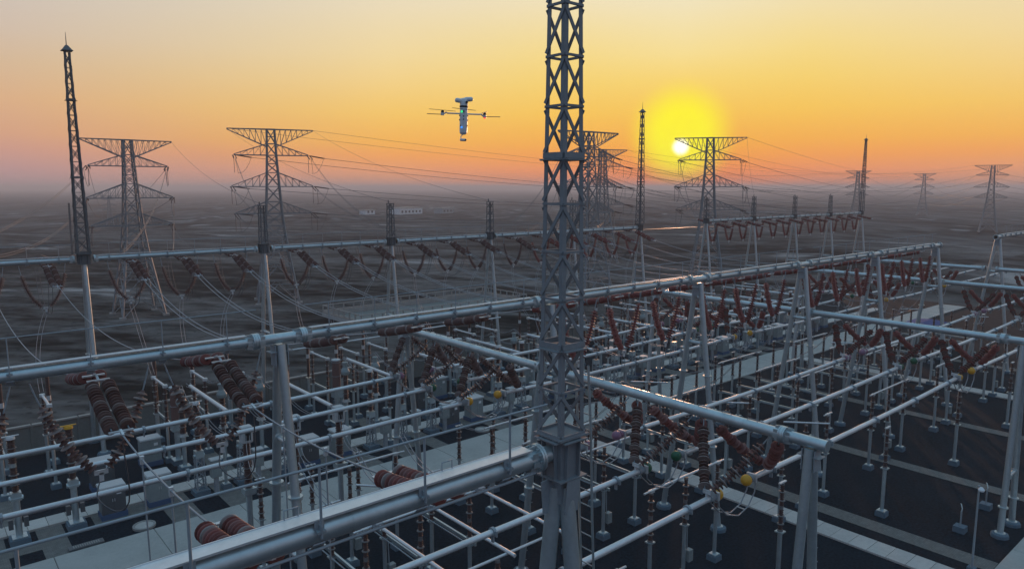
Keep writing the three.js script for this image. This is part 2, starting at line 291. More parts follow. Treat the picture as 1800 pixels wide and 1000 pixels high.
// ---------------------------------------------------------------- gantries: A-frame posts, tubular beams, lattice masts
const HB = 14.5, HC = 11.2, RB = 0.2;                         // axis height of the gantry beams and of the lower cross beams, their radius
const DF = 60, DG = 65, D1 = 23.75, D2 = 9.8;                  // far row, its right section, middle row, front row
function stepBolts(b, a, c, out, n) { for (let k = 1; k < n; k++) { const p = a.clone().lerp(c, k / n); b.bar(p, p.clone().add(out), 0.03, 0.03); } }
// an A-frame whose legs spread along X (alongX) or along D; base at the ground
function aFrame(name, label, X, D, hTop, splay, alongX, o = {}) {
  const t = thing(name, label, o.category ?? 'gantry post', [X, 0, -D], 0, o.group), r = o.r ?? 0.165, dir = alongX ? V(1, 0, 0) : V(0, 0, -1);
  for (const s of [-1, 1]) {
    const foot = dir.clone().multiplyScalar(s * splay).setY(0.25), head = dir.clone().multiplyScalar(s * (o.neck ?? 0.14)).setY(hTop);
    const b = new GB(); b.tube(foot, head, r, r * 0.94, 16);
    for (const f of o.rings ?? [0.5]) { const p = foot.clone().lerp(head, f); b.tube(p.clone().setY(p.y - 0.035), p.clone().setY(p.y + 0.035), r + 0.09, r + 0.09, 16); }
    b.tube(foot.clone().setY(0.24), foot.clone().setY(0.3), r + 0.1, r + 0.1, 16);
    b.build('leg', M.steel, t);
    if (s > 0 && o.steps) { const c = new GB(); stepBolts(c, foot, head, V(0.22, 0, 0.1), Math.round(hTop / 0.55)); c.build('step_bolts', M.dull, t); }
    const fb = new GB(); fb.lathe([[0.001, 0.27], [0.42, 0.25], [0.46, 0.2], [0.48, 0]].reverse(), 8, foot.clone().setY(0)); fb.build('footing', M.footing, t);
  }
  for (const f of o.braces ?? [0.5]) {
    const h = 0.25 + (hTop - 0.25) * f, w = splay + ((o.neck ?? 0.14) - splay) * f, a = dir.clone().multiplyScalar(-w).setY(h), c = dir.clone().multiplyScalar(w).setY(h);
    const b = new GB(); b.tube(a, c, 0.11, 0.11, 12); const e = dir.clone().multiplyScalar(w - r * 1.25); for (const s of [-1, 1]) b.tube(e.clone().multiplyScalar(s).setY(h), e.clone().multiplyScalar(s * 0.93).setY(h), 0.19, 0.19, 12);
    b.build('brace', M.steel, t);
  }
  if (o.plain) return t;
  const g = new GB(); // gusset plates and the saddle under the beam
  const across = alongX ? V(0, 0, 1) : V(1, 0, 0);
  for (const s of [-1, 0, 1]) { const q = across.clone().multiplyScalar(s * 0.22); g.bar(q.clone().setY(hTop - 0.75), q.clone().setY(hTop - 0.02), alongX ? 0.03 : 0.44, alongX ? 0.44 : 0.03); }
  g.bar(across.clone().multiplyScalar(-0.4).setY(hTop - 0.25), across.clone().multiplyScalar(0.4).setY(hTop - 0.25), 0.42, 0.03); g.build('gusset_plates', M.dull, t);
  return t;
}
// a tubular beam from a to b with bolted flanges, and for the gantry rows a tray to walk on and a rail
function beamSpan(name, label, a, b, o = {}) {
  const mid = a.clone().lerp(b, 0.5), t = thing(name, label, 'beam', [mid.x, mid.y, mid.z], 0, o.group), A = a.clone().sub(mid), B = b.clone().sub(mid), d = B.clone().sub(A).normalize(), L = a.distanceTo(b), r = o.r ?? RB;
  const side = V().crossVectors(d, UPV).normalize(); // towards the camera for beams that run along X
  const tb = new GB(); tb.tube(A, B, r, r, 28); if (o.weld || o.walk) for (let s = 3; s < L - 1; s += 3) tb.tube(A.clone().addScaledVector(d, s - 0.012), A.clone().addScaledVector(d, s + 0.012), r + 0.006, r + 0.006, 28, false); tb.build('beam_tube', M.steel, t);
  for (const [e, s] of [[A, 1], [B, -1]]) {
    if (o.ends && !o.ends[s > 0 ? 0 : 1]) continue;
    const f = new GB(); f.tube(e.clone(), e.clone().addScaledVector(d, s * 0.05), r + 0.1, r + 0.1, 24); f.tube(e.clone().addScaledVector(d, s * 0.06), e.clone().addScaledVector(d, s * 0.11), r + 0.1, r + 0.1, 24);
    for (let k = 0; k < 12; k++) { const q = k / 12 * 2 * Math.PI, u = UPV.clone().multiplyScalar(Math.cos(q) * (r + 0.06)).addScaledVector(side, Math.sin(q) * (r + 0.06)), p = e.clone().add(u); f.bar(p.clone().addScaledVector(d, -s * 0.04), p.clone().addScaledVector(d, s * 0.16), 0.035, 0.035); }
    for (let k = 0; k < 8; k++) { const q = k / 8 * 2 * Math.PI + 0.2, u = UPV.clone().multiplyScalar(Math.cos(q)).addScaledVector(side, Math.sin(q)); f.bar(e.clone().addScaledVector(u, r + 0.05).addScaledVector(d, s * 0.11), e.clone().addScaledVector(u, r + 0.03).addScaledVector(d, s * 0.3), 0.012, 0.11); }
    f.build('flange', M.steel, t);
  }
  if (o.walk) {
    const w = new GB(), up = r + 0.06, in0 = 0.3, tw = o.tray ?? 0.1;
    w.bar(A.clone().addScaledVector(d, in0).setY(A.y + up), B.clone().addScaledVector(d, -in0).setY(B.y + up), tw * 2, 0.02);
    for (const s of [-1, 1]) { const q = side.clone().multiplyScalar(s * tw); w.bar(A.clone().addScaledVector(d, in0).add(q).setY(A.y + up + 0.004), B.clone().addScaledVector(d, -in0).add(q).setY(B.y + up + 0.002), 0.018, 0.036); }
    w.build('walkway_tray', M.alu, t);
    const n = Math.max(1, Math.round(L / (o.pitch ?? 1.95))), R = new GB();
    for (let k = 0; k < n; k++) {
      const c = A.clone().addScaledVector(d, (k + 0.5) * L / n), br = new GB();
      for (const s of [-1, 1]) { br.bar(c.clone().addScaledVector(side, s * tw).setY(c.y + 0.1), c.clone().addScaledVector(side, s * tw).setY(c.y + up), 0.02, 0.16); }
      br.bar(c.clone().addScaledVector(side, r - 0.05).setY(c.y + 0.08), c.clone().addScaledVector(side, r + 0.08).setY(c.y + 0.08), 0.14, 0.04); br.bar(c.clone().addScaledVector(side, r + 0.03).setY(c.y - 0.02), c.clone().addScaledVector(side, r + 0.03).setY(c.y + 0.18), 0.12, 0.025);
      br.bar(c.clone().addScaledVector(side, r * 0.8).setY(c.y - r + 0.04), c.clone().addScaledVector(side, 0.02).setY(c.y - r - 0.09), 0.2, 0.02);
      br.build('rail_bracket', M.dull, t);
      const q = c.clone().addScaledVector(side, r + 0.06), ps = new GB(); ps.tube(q.clone().setY(c.y - 0.02), q.clone().setY(c.y + 1.12), o.railR ?? 0.016, o.railR ?? 0.016, 8); ps.build('rail_post', M.dull, t);
    }
    const q = side.clone().multiplyScalar(r + 0.06); R.tube(A.clone().add(q).setY(A.y + 1.12), B.clone().add(q).setY(B.y + 1.12), o.railR ?? 0.016, o.railR ?? 0.016, 8); R.build('hand_rail', M.dull, t);
    if (o.steps) for (let s = 2.2; s < L - 1; s += 2.9) { const h = new GB(), c = A.clone().addScaledVector(d, s).addScaledVector(side, -tw), y = c.y + up; h.path([c.clone().setY(y), c.clone().setY(y + 0.16), c.clone().addScaledVector(d, 0.22).setY(y + 0.16), c.clone().addScaledVector(d, 0.22).setY(y)], 0.013, 6); h.build('lifting_loop', M.dull, t); }
    if (o.under) { const u = new GB(), q2 = side.clone().multiplyScalar(0.12); u.tube(A.clone().addScaledVector(d, 0.2).add(q2).setY(A.y - r - 0.06), B.clone().addScaledVector(d, -0.2).add(q2).setY(B.y - r - 0.06), 0.028, 0.028, 8); u.build('lower_pipe', M.dull, t); }
  } else if (o.hooks) {
    const h = new GB(); for (let s = 0.7; s < L - 0.4; s += 1.05) { const c = A.clone().addScaledVector(d, s); h.path([c.clone().addScaledVector(d, -0.2).setY(c.y + r - 0.01).addScaledVector(side, 0.03), c.clone().addScaledVector(d, -0.17).setY(c.y + r + 0.07).addScaledVector(side, 0.06), c.clone().addScaledVector(d, 0.17).setY(c.y + r + 0.07).addScaledVector(side, 0.06), c.clone().addScaledVector(d, 0.2).setY(c.y + r - 0.01).addScaledVector(side, 0.03)], 0.013, 5); }
    h.build('step_loops', M.dull, t);
  }
  return t;
}
// a square lattice mast; every leg, brace and ring is a bar of its own
function lattice(t, h0, h1, w0, w1, n, o = {}) {
  const mat = o.m ?? M.mast, lw = o.leg ?? 0.12, bw = o.brace ?? 0.075, tt = o.thick ?? 0.012, cor = (k, h) => { const w = w0 + (w1 - w0) * (h - h0) / (h1 - h0), q = [[-1, 1], [1, 1], [1, -1], [-1, -1]][k % 4]; return V(q[0] * w / 2, h, q[1] * w / 2); };
  const merged = o.merge ? new GB() : null, piece = (name, f) => { if (merged) f(merged); else { const b = new GB(); f(b); b.build(name, mat, t); } };
  for (let k = 0; k < 4; k++) { const q = [[-1, 1], [1, 1], [1, -1], [-1, -1]][k], b = new GB(); b.angle(cor(k, h0), cor(k, h1), lw, tt, V(-q[0], 0, 0), V(0, 0, -q[1])); b.build('leg', mat, t); }
  for (let j = 0; j <= n; j++) {
    const ya = h0 + (h1 - h0) * j / n, yb = h0 + (h1 - h0) * (j + 1) / n, big = o.big && o.big.includes(j), thick = big ? 0.11 : bw * 0.62;
    for (let k = 0; k < 4; k++) {
      const a = cor(k, ya), c = cor(k + 1, ya), out = a.clone().add(c).setY(0).normalize().multiplyScalar(big ? 0.03 : 0.006);
      piece('ring_bar', (b) => { b.bar(a.clone().add(out), c.clone().add(out), thick * (big ? 0.25 : 1), thick); if (big) b.bar(a.clone().add(out).setY(ya - 0.08), c.clone().add(out).setY(ya - 0.08), 0.2, 0.025); });
      if (j === n) continue;
      const flip = k >> 1, i = out.clone().normalize(), m = [a, c, cor(k, yb), cor(k + 1, yb)], s = flip ? [m[0], m[3]] : [m[1], m[2]];
      piece('diagonal_brace', (b) => b.bar(s[0].clone().addScaledVector(i, 0.012).addScaledVector(UPV, 0.06), s[1].clone().addScaledVector(i, 0.012).addScaledVector(UPV, -0.06), tt * 1.6, bw, 0));
      if (o.cross) { const s2 = flip ? [m[1], m[2]] : [m[0], m[3]]; piece('diagonal_brace', (b) => b.bar(s2[0].clone().addScaledVector(i, -0.012).addScaledVector(UPV, 0.06), s2[1].clone().addScaledVector(i, -0.012).addScaledVector(UPV, -0.06), tt * 1.6, bw * 0.8, 0)); }
    }
  }
  if (merged) tag(merged.build('bracing', mat, t), null, null, null, 'stuff');
}
function mastTop(t, h, w) { const b = new GB(); b.box(0, h, 0, w * 1.9, 0.06, w * 1.9).box(0, h + 0.06, 0, w * 1.7, 0.34, w * 1.7, 0.25); b.build('cap', M.mast, t); const r = new GB(); r.tube(V(0, h + 0.4, 0), V(0, h + 1.3, 0), 0.035, 0.012, 8); r.build('lightning_rod', M.mast, t); }
function header(t, h0, h1, w, m = M.dull) { // the ribbed box that joins beam, legs and mast
  const b = new GB(); b.box(0, h0, 0, w * 0.8, h1 - h0, w * 0.8); b.box(0, h0 - 0.03, 0, w * 1.08, 0.03, w * 1.08); b.box(0, h1, 0, w * 1.12, 0.04, w * 1.12); b.build('header_box', m, t);
  for (let k = 0; k < 4; k++) for (const s of [-0.24, 0.24]) { const g = new GB(), c = Math.cos(k * Math.PI / 2), q = Math.sin(k * Math.PI / 2), p = (x, z, y) => V(x * c - z * q, y, x * q + z * c); g.hex([p(s * w - 0.012, w * 0.5, h0), p(s * w + 0.012, w * 0.5, h0), p(s * w + 0.012, w * 0.4, h0), p(s * w - 0.012, w * 0.4, h0), p(s * w - 0.012, w * 0.55, h1), p(s * w + 0.012, w * 0.55, h1), p(s * w + 0.012, w * 0.4, h1), p(s * w - 0.012, w * 0.4, h1)]); g.build('rib_plate', m, t); }
}
// ---- front row: the mast in the foreground on its four legs and the beam that runs left from it
{
  const t = thing('lattice_mast', 'tall steel lattice mast on four thick legs, standing in the foreground centre', 'mast', [9.7, 0, -D2]);
  for (const [sx, sz, n] of [[-1, 0], [1, 0], [0, 1], [0, -1]]) {
    const b = new GB(), f = V(sx * 1.75, 0.2, sz * 1.75), h = V(sx * 0.15, 13.75, sz * 0.15); b.tube(f, h, 0.175, 0.16, 20); for (const q of [0.3, 0.62]) { const p = f.clone().lerp(h, q); b.tube(p.clone().setY(p.y - 0.04), p.clone().setY(p.y + 0.04), 0.26, 0.26, 18); } b.build('leg', M.steel, t);
    const fb = new GB(); fb.lathe([[0.5, 0], [0.47, 0.2], [0.001, 0.25]], 8, V(sx * 1.75, 0, sz * 1.75)); fb.build('footing', M.footing, t);
  }
  for (const h of [4.5, 8.6]) { const w = 1.75 - (1.59) * h / 13.55, b = new GB(); for (const [a, c] of [[V(-w, h, 0), V(0, h, w)], [V(0, h, w), V(w, h, 0)], [V(w, h, 0), V(0, h, -w)], [V(0, h, -w), V(-w, h, 0)]]) b.tube(a, c, 0.07, 0.07, 10); b.build('brace', M.steel, t); }
  header(t, 13.98, 14.8, 0.7, M.nearmast);
  const low = new GB(); low.box(0, 13.45, 0, 0.46, 0.5, 0.46); for (const a of [0, 1, 2, 3]) { const c = Math.cos(a * 1.5708), s = Math.sin(a * 1.5708); low.bar(V(c * 0.3, 13.25, s * 0.3), V(c * 0.36, 13.94, s * 0.36), 0.03, 0.36); } low.build('leg_socket', M.dull, t);
  lattice(t, 14.84, 29.4, 0.64, 0.32, 16, { big: [0, 2, 6], alt: false, leg: 0.095, brace: 0.07, thick: 0.013, m: M.nearmast });
  mastTop(t, 29.45, 0.32);
  new GB().tube(V(-0.62, HB - 0.03, 0), V(-0.2, HB - 0.03, 0), 0.17, 0.17, 24).build('beam_stub', M.steel, t);
  // ladder up the right leg with its cage rails
  const ld = new GB(); for (const s of [0.22, -0.14]) ld.path([V(1.7, 0.3, 0.22 + s), V(0.74, 9, 0.2 + s), V(0.52, 13, 0.18 + s), V(0.46, 14.9, 0.16 + s), V(0.4, 16.2, 0.12 + s)], 0.026, 8); ld.build('ladder_rail', M.steel, t);
  const rg = new GB(); for (let y = 1; y < 16; y += 0.33) { const x = y < 9 ? 1.7 - 0.96 * (y - 0.3) / 8.7 : 0.74 - 0.32 * Math.min(1, (y - 9) / 6.5); rg.bar(V(x, y, 0.4), V(x, y, 0.05), 0.02, 0.02); } tag(rg.build('ladder_rungs', M.dull, t), null, null, null, 'stuff');
  beamSpan('gantry_beam', 'big blue-grey tubular beam with tray and rail, running from the foreground mast to lower left', P(-4, HB - 0.03, D2), P(9.08, HB - 0.03, D2), { walk: true, ends: [0, 1], railR: 0.022, steps: true, under: true, r: 0.18, tray: 0.16 });
}
// ---- middle row
const X1 = [9.65, 22.65, 34.45, 46.6, 58.2, 70.9, 88.6], BAY = ['left edge bay', 'first bay', 'second bay', 'third bay', 'fourth bay', 'fifth bay', 'sixth bay'];
X1.forEach((X, k) => aFrame('gantry_post', k === 0 ? 'A-shaped post of pale tubes carrying the middle gantry beam, left of the drone' : k === 1 ? 'A-shaped tubular post of the middle gantry row standing behind the foreground mast' : `${ORD[k]} A-shaped tubular post from the left in the middle gantry row`, X, D1, HB - 0.2, 1.95, false, { rings: [0.33, 0.62], braces: [0.46, 0.75].slice(k === 0 ? 0 : 1), steps: true }));
X1.forEach((X, k) => beamSpan('beam_joint', `short flanged beam joint on the ${ORD[k]} post of the middle gantry row`, P(X - 0.85, HB, D1), P(X + 0.85, HB, D1), { r: 0.175 }));
const E1 = [-5, ...X1, 108];
for (let k = 0; k < 8; k++) { if (k === 6) continue; beamSpan('gantry_beam', `middle row gantry beam, tube with tray, ${k === 0 ? 'crossing the left edge of the picture' : k === 7 ? 'farthest piece at the right edge' : `${ORD[k - 1]} span right of the left post`}`, P(k ? E1[k] + 0.85 : -5, HB, D1), P(k < 7 ? E1[k + 1] - 0.85 : 108, HB, D1), { walk: true, ends: [k > 0, k < 7], r: 0.172 }); }
// ---- far row with two tall masts and short lattice stubs
const XF = [-2.8, 9.95, 23.4, 35.95, 48.3, 61, 73.5], XG = [95.8, 109.5, 123.3, 137, 150.8];
const HSTUB = { stub: 18.15 };
function rowPost(X, D, k, far, tall) {
  const which = far ? `${ORD[k]} post of distant row right of sun` : `${ORD[k]} post of far gantry row`;
  const t = aFrame('gantry_post', tall ? `A-shaped tube ${which} with a very tall lattice mast` : `A-shaped tube ${which} with a short lattice stub`, X, D, HB - 0.35, 1.8, false, { rings: [0.5], braces: far ? [0.45] : [0.5], plain: true });
  header(t, HB - 0.35, HB + 0.42, 0.78, M.mast);
  if (tall) { lattice(t, HB + 0.46, 29.2, 0.86, 0.36, 13, { cross: true, leg: 0.1, brace: 0.055, big: [0, 5, 10], merge: false }); mastTop(t, 29.25, 0.36); }
  else { lattice(t, HB + 0.46, HSTUB.stub, 0.62, 0.5, 4, { cross: true, leg: 0.075, brace: 0.045 }); const b = new GB(); b.box(0, 18.15, 0, 0.6, 0.05, 0.6).tube(V(-0.2, 18.2, 0), V(-0.2, 18.5, 0), 0.05, 0.05, 8); b.build('earth_wire_clamp', M.mast, t); }
  if (tall && X < 20) { const b = new GB(); for (const s of [-0.2, 0.2]) b.tube(V(-0.75, HB + 0.4, s + 0.3), V(-0.7, 18.6, s + 0.3), 0.03, 0.03, 6); for (let y = HB + 0.5; y < 18.5; y += 0.4) b.bar(V(-0.73, y, 0.1), V(-0.73, y, 0.5), 0.025, 0.025); b.build('ladder', M.mast, t); }
}
XF.forEach((X, k) => rowPost(X, DF, k, false, k === 1 || k === 6));
XG.forEach((X, k) => rowPost(X, DG, k, true, k === 4));
for (let k = 0; k < 6; k++) beamSpan('gantry_beam', `far gantry row beam, slim tube with thin rail, ${ORD[k]} span from the left`, P(XF[k] + 0.62, HB, DF), P(XF[k + 1] - 0.62, HB, DF), { walk: true, r: 0.175 });
for (let k = 0; k < 4; k++) beamSpan('gantry_beam', `distant far row beam right of the sun, ${ORD[k]} span from its left end`, P(XG[k] + 0.6, HB, DG), P(XG[k + 1] - 0.6, HB, DG), { walk: true, r: 0.175 });
// ---- cross beams that carry the busbars
const XB = [22.65, 47, 71.5, 87];
XB.forEach((X, k) => {
  const n = ORD[k], far = k === 3;
  beamSpan('cross_beam', k === 0 ? 'blue-grey cross beam running from behind the foreground mast to the lower right post' : `${n} cross beam from the front, right of the mast, carrying busbars over the right yard`, P(X, HC, D1 - 0.5), P(X, HC, 11.9), { ends: [1, 1], hooks: true, weld: true });
  beamSpan('cross_beam', k === 0 ? 'blue-grey cross beam ending at the left side of the foreground mast' : `${n} cross beam, its part over the left yard beyond the middle gantry row`, P(X, HC, 35.6), P(X, HC, D1 + 0.5), { ends: [0, 1], hooks: true, weld: true });
  beamSpan('beam_end', `capped end of the ${n} cross beam on its near post`, P(X, HC, 11.9), P(X, HC, 10.35), { ends: [1, 0] });
  beamSpan('beam_end', `capped end of the ${n} cross beam on its remote post`, P(X, HC, 37.1), P(X, HC, 35.6), { ends: [0, 1] });
  aFrame('cross_beam_post', k === 0 ? 'A-shaped post at the lower right under the end of the nearest cross beam' : `A-shaped post under the near end of the ${n} cross beam`, X, 10.9, HC - 0.2, 1.1, true, { braces: [0.3], rings: [0.14], steps: true, r: 0.17 });
  aFrame('cross_beam_post', `A-shaped post under the remote end of the ${n} cross beam`, X, 36.5, HC - 0.2, 1.1, true, { braces: [0.8], rings: [0.4], r: 0.17 });
});

// ---------------------------------------------------------------- insulator strings
const DISC = (R) => [[0.045, 0], [R * 0.6, 0.01], [R * 0.97, 0.0], [R, 0.014], [R * 0.95, 0.032], [0.08, 0.062], [0.055, 0.085], [0.05, 0.142]];
const discGeo = {}; const disc = (R, seg) => discGeo[R + '_' + seg] ??= new GB().lathe(DISC(R), seg).geo();
const qUp = new THREE.Quaternion();
// discs along a curve: singly as pieces (near) or joined (far)
function stringAlong(t, pts, o) {
  const b = new GB(), g = o.m ?? M.porcelain, core = new GB(), len = []; let L = 0; pts.forEach((p, i) => { if (i) L += p.distanceTo(pts[i - 1]); len.push(L); });
  const at = (s) => { let i = 1; while (i < len.length - 1 && len[i] < s) i++; const f = (s - len[i - 1]) / (len[i] - len[i - 1]); return [pts[i - 1].clone().lerp(pts[i], f), pts[i].clone().sub(pts[i - 1]).normalize()]; };
  core.path(pts, 0.022, 6); const part = core.build('insulator_string', o.hw ?? M.dull, t), n = Math.floor((L - o.lead - (o.tail ?? 0.1)) / 0.142);
  const groups = new Map();
  for (let k = 0; k < n; k++) {
    const [p, d] = at(o.lead + 0.142 * (k + 0.5)), odd = o.every && k % o.every === (o.phase ?? 2), R = odd ? o.R * (o.bigger ?? 1.28) : o.R, m = odd && o.alt ? o.alt : g;
    if (o.single) { const kin = m.userData.kin, q = new THREE.Mesh(disc(R, 18), kin ? kin[Math.floor(rnd() * kin.length)] : m); q.name = 'insulator_disc'; q.castShadow = q.receiveShadow = true; q.position.copy(p).addScaledVector(d, 0.07); q.quaternion.setFromUnitVectors(UPV, d.clone().negate()); part.add(q); }
    else { if (!groups.has(m)) groups.set(m, new GB()); groups.get(m).lathe([[0.05, 0], [R, 0.01], [R * 0.96, 0.036], [0.07, 0.07], [0.05, 0.142]], o.seg ?? 9, p.clone().addScaledVector(d, 0.07), d.clone().negate()); }
  }
  for (const [m, gb] of groups) tag(gb.build('insulator_discs', m, part), null, null, null, 'stuff');
  // chain links over the lead
  if (o.lead > 0.25) { const c = new GB(); for (let s = 0.05; s < o.lead - 0.05; s += 0.14) { const [p, d] = at(s); c.bar(p, p.clone().addScaledVector(d, 0.1), 0.05, 0.022, (Math.round(s / 0.14) % 2) * 1.57); } c.build('link_chain', M.dull, part); }
  return part;
}
// a double tension string along +z (towards the camera side) dropping a little; its beam end is the origin
function tensionPair(label, X, h, D, dir, o) { // dir -1: reaches towards smaller D
  const t = thing('tension_string', label, 'insulator string', [X, h, -D], 0, o.group), L = o.L ?? 3.0, dz = -dir, drop = o.drop ?? 0.85;
  for (const s of [-1, 1]) { const a = V(s * 0.21, -0.12, dz * 0.28), c = V(s * 0.21, -drop, dz * L), m = a.clone().lerp(c, 0.5); m.y -= o.bow ?? 0.1; stringAlong(t, bez(a, m, c, 8), { lead: 0.08, R: o.R ?? 0.15, m: o.m, alt: M.dusty, every: 6, bigger: 1.0, single: o.single, seg: o.seg, phase: 1 + (s > 0 ? 2 : 0) }); }
  const y0 = new GB(); y0.bar(V(-0.3, -0.1, dz * 0.24), V(0.3, -0.1, dz * 0.24), 0.1, 0.04).bar(V(0, 0, 0), V(0, -0.1, dz * 0.24), 0.06, 0.05); y0.build('beam_yoke', M.alu, t); const y = new GB(); y.bar(V(-0.3, -drop - 0.02, dz * (L + 0.06)), V(0.3, -drop - 0.02, dz * (L + 0.06)), 0.09, 0.04).bar(V(0, -drop, dz * L), V(0, -drop - 0.07, dz * (L + 0.3)), 0.06, 0.05); y.build('line_yoke', M.alu, t);
  return t;
}
// a hanging V of two strings: spread hw along X, drop below, optional offset of its foot along X or D
function vString(label, pos, half, foot, o) {
  const t = thing('v_string', label, 'insulator string', [pos.x, pos.y, pos.z], 0, o.group);
  for (const s of [-1, 1]) { const a = half.clone().multiplyScalar(s), c = foot.clone().addScaledVector(half, s * 0.06), m = a.clone().lerp(c, 0.52); m.y -= o.bow ?? 0.35; m.addScaledVector(half, s * (o.belly ?? 0.12)); stringAlong(t, bez(a, m, c, 10), { lead: o.lead ?? 0.8, tail: 0.14, R: o.R ?? 0.13, m: o.m, alt: o.alt, every: o.every ?? 4, bigger: o.bigger ?? 1.3, single: o.single, seg: o.seg, phase: 1 }); }
  const y = new GB(); y.bar(foot.clone().addScaledVector(half, -0.12), foot.clone().addScaledVector(half, 0.12), 0.05, 0.14).bar(foot.clone().setY(foot.y - 0.02), foot.clone().setY(foot.y - 0.28), 0.05, 0.12); y.build('yoke', M.alu, t);
  return t;
}
// phases of the far row (X), of the middle row, and of the front row
const PF = [0.3, 4.0, 7.7, 13.2, 16.9, 20.9, 26.5, 30.4, 34.2, 38.9, 42.9, 46.8, 51.9, 56.1, 60.0, 64.1, 68.4, 72.3];
const P1 = [0.45, 4.0, 7.55, 12.2, 15.6, 19.1, 24.6, 28.0, 31.5, 36.0, 39.5, 43.0, 48.4, 52.2, 56.0, 60.6, 64.5, 68.5];
const PG = [97.8, 102.4, 106.6, 111.6, 116.2, 120.6, 125.2, 129.6, 134.2, 139, 143.5, 148];
PF.forEach((X, k) => {
  const n = ORD[k];
  tensionPair(`double brown insulator string reaching towards us, ${n} from the left on the far gantry row`, X, HB - 0.3, DF - 0.1, -1, { L: 3.2, drop: 1.15, m: k > 12 ? M.red : undefined, R: 0.195 });
  tensionPair(`double insulator string reaching out to the line towers, ${n} from the left on far row`, X, HB - 0.3, DF + 0.1, 1, { L: 2.7, drop: -0.3, R: 0.165 });
  vString(`hanging V of two dark insulator strings, ${n} from the left under the far gantry beam`, P(X - 0.35, HB - 0.25, DF), V(1.4, 0, 0), V(0, -3.1, 0.1), { lead: 0.7, R: 0.17, every: 2, bigger: 1.2, m: k > 12 ? M.red : undefined, bow: 0.8, belly: 0.3 });
});
PG.forEach((X, k) => {
  const n = ORD[k];
  tensionPair(`small double insulator string towards us, ${n} along the distant beam right of sun`, X, HB - 0.3, DG - 0.1, -1, { L: 3.2, drop: 0.7, m: M.red, seg: 7, R: 0.2 });
  tensionPair(`small insulator string pointing away, ${n} along the distant beam right of the sun`, X, HB - 0.3, DG + 0.1, 1, { L: 2.8, drop: -0.45, m: M.red, seg: 7, R: 0.17 });
  vString(`small hanging V of reddish insulators, ${n} along the distant beam right of the sun`, P(X - 0.2, HB - 0.25, DG), V(1.35, 0, 0), V(0, -3.2, 0.1), { lead: 0.5, R: 0.195, m: M.red, bow: 0.6, belly: 0.16, seg: 7 });
});
P1.forEach((X, k) => {
  const near = k < 3, n = ORD[k], red = k > 5 ? M.red : undefined;
  tensionPair(`double insulator string on the remote side of the middle gantry beam, ${n} from the left`, X, HB - 0.32, D1 + 0.1, 1, { L: 2.95, drop: 0.72, m: red ?? (k < 3 ? M.red : undefined), single: near, seg: 10, R: near ? 0.185 : 0.175 });
  if (k < 3 || k > 5) vString(`V of two insulator strings hanging under the middle gantry beam, ${n} from the left`, P(X - (near ? 0.1 : 0), HB - 0.3, D1), V(near ? 1.55 : 1.3, 0, 0), V(0, -2.95, near ? 0.25 : 0.05), { lead: near ? 0.75 : 0.55, R: near ? 0.158 : 0.165, m: red, alt: near ? M.dusty : red, single: near, bow: 0.5, belly: 0.14, seg: 10 });
  if (near) {
    tensionPair(`large double insulator string hanging towards us from the middle beam, ${n} from the left edge`, X, HB - 0.32, D1 - 0.1, -1, { L: 2.75, drop: 0.95, single: true, bow: 0.14, R: 0.185 });
    tensionPair(`reddish double insulator string behind the front beam, ${n} from the left edge`, X - 0.2, HB - 0.3, D2 + 0.12, 1, { L: 2.75, drop: 0.52, m: M.red, single: true, R: 0.185 });
  }
});

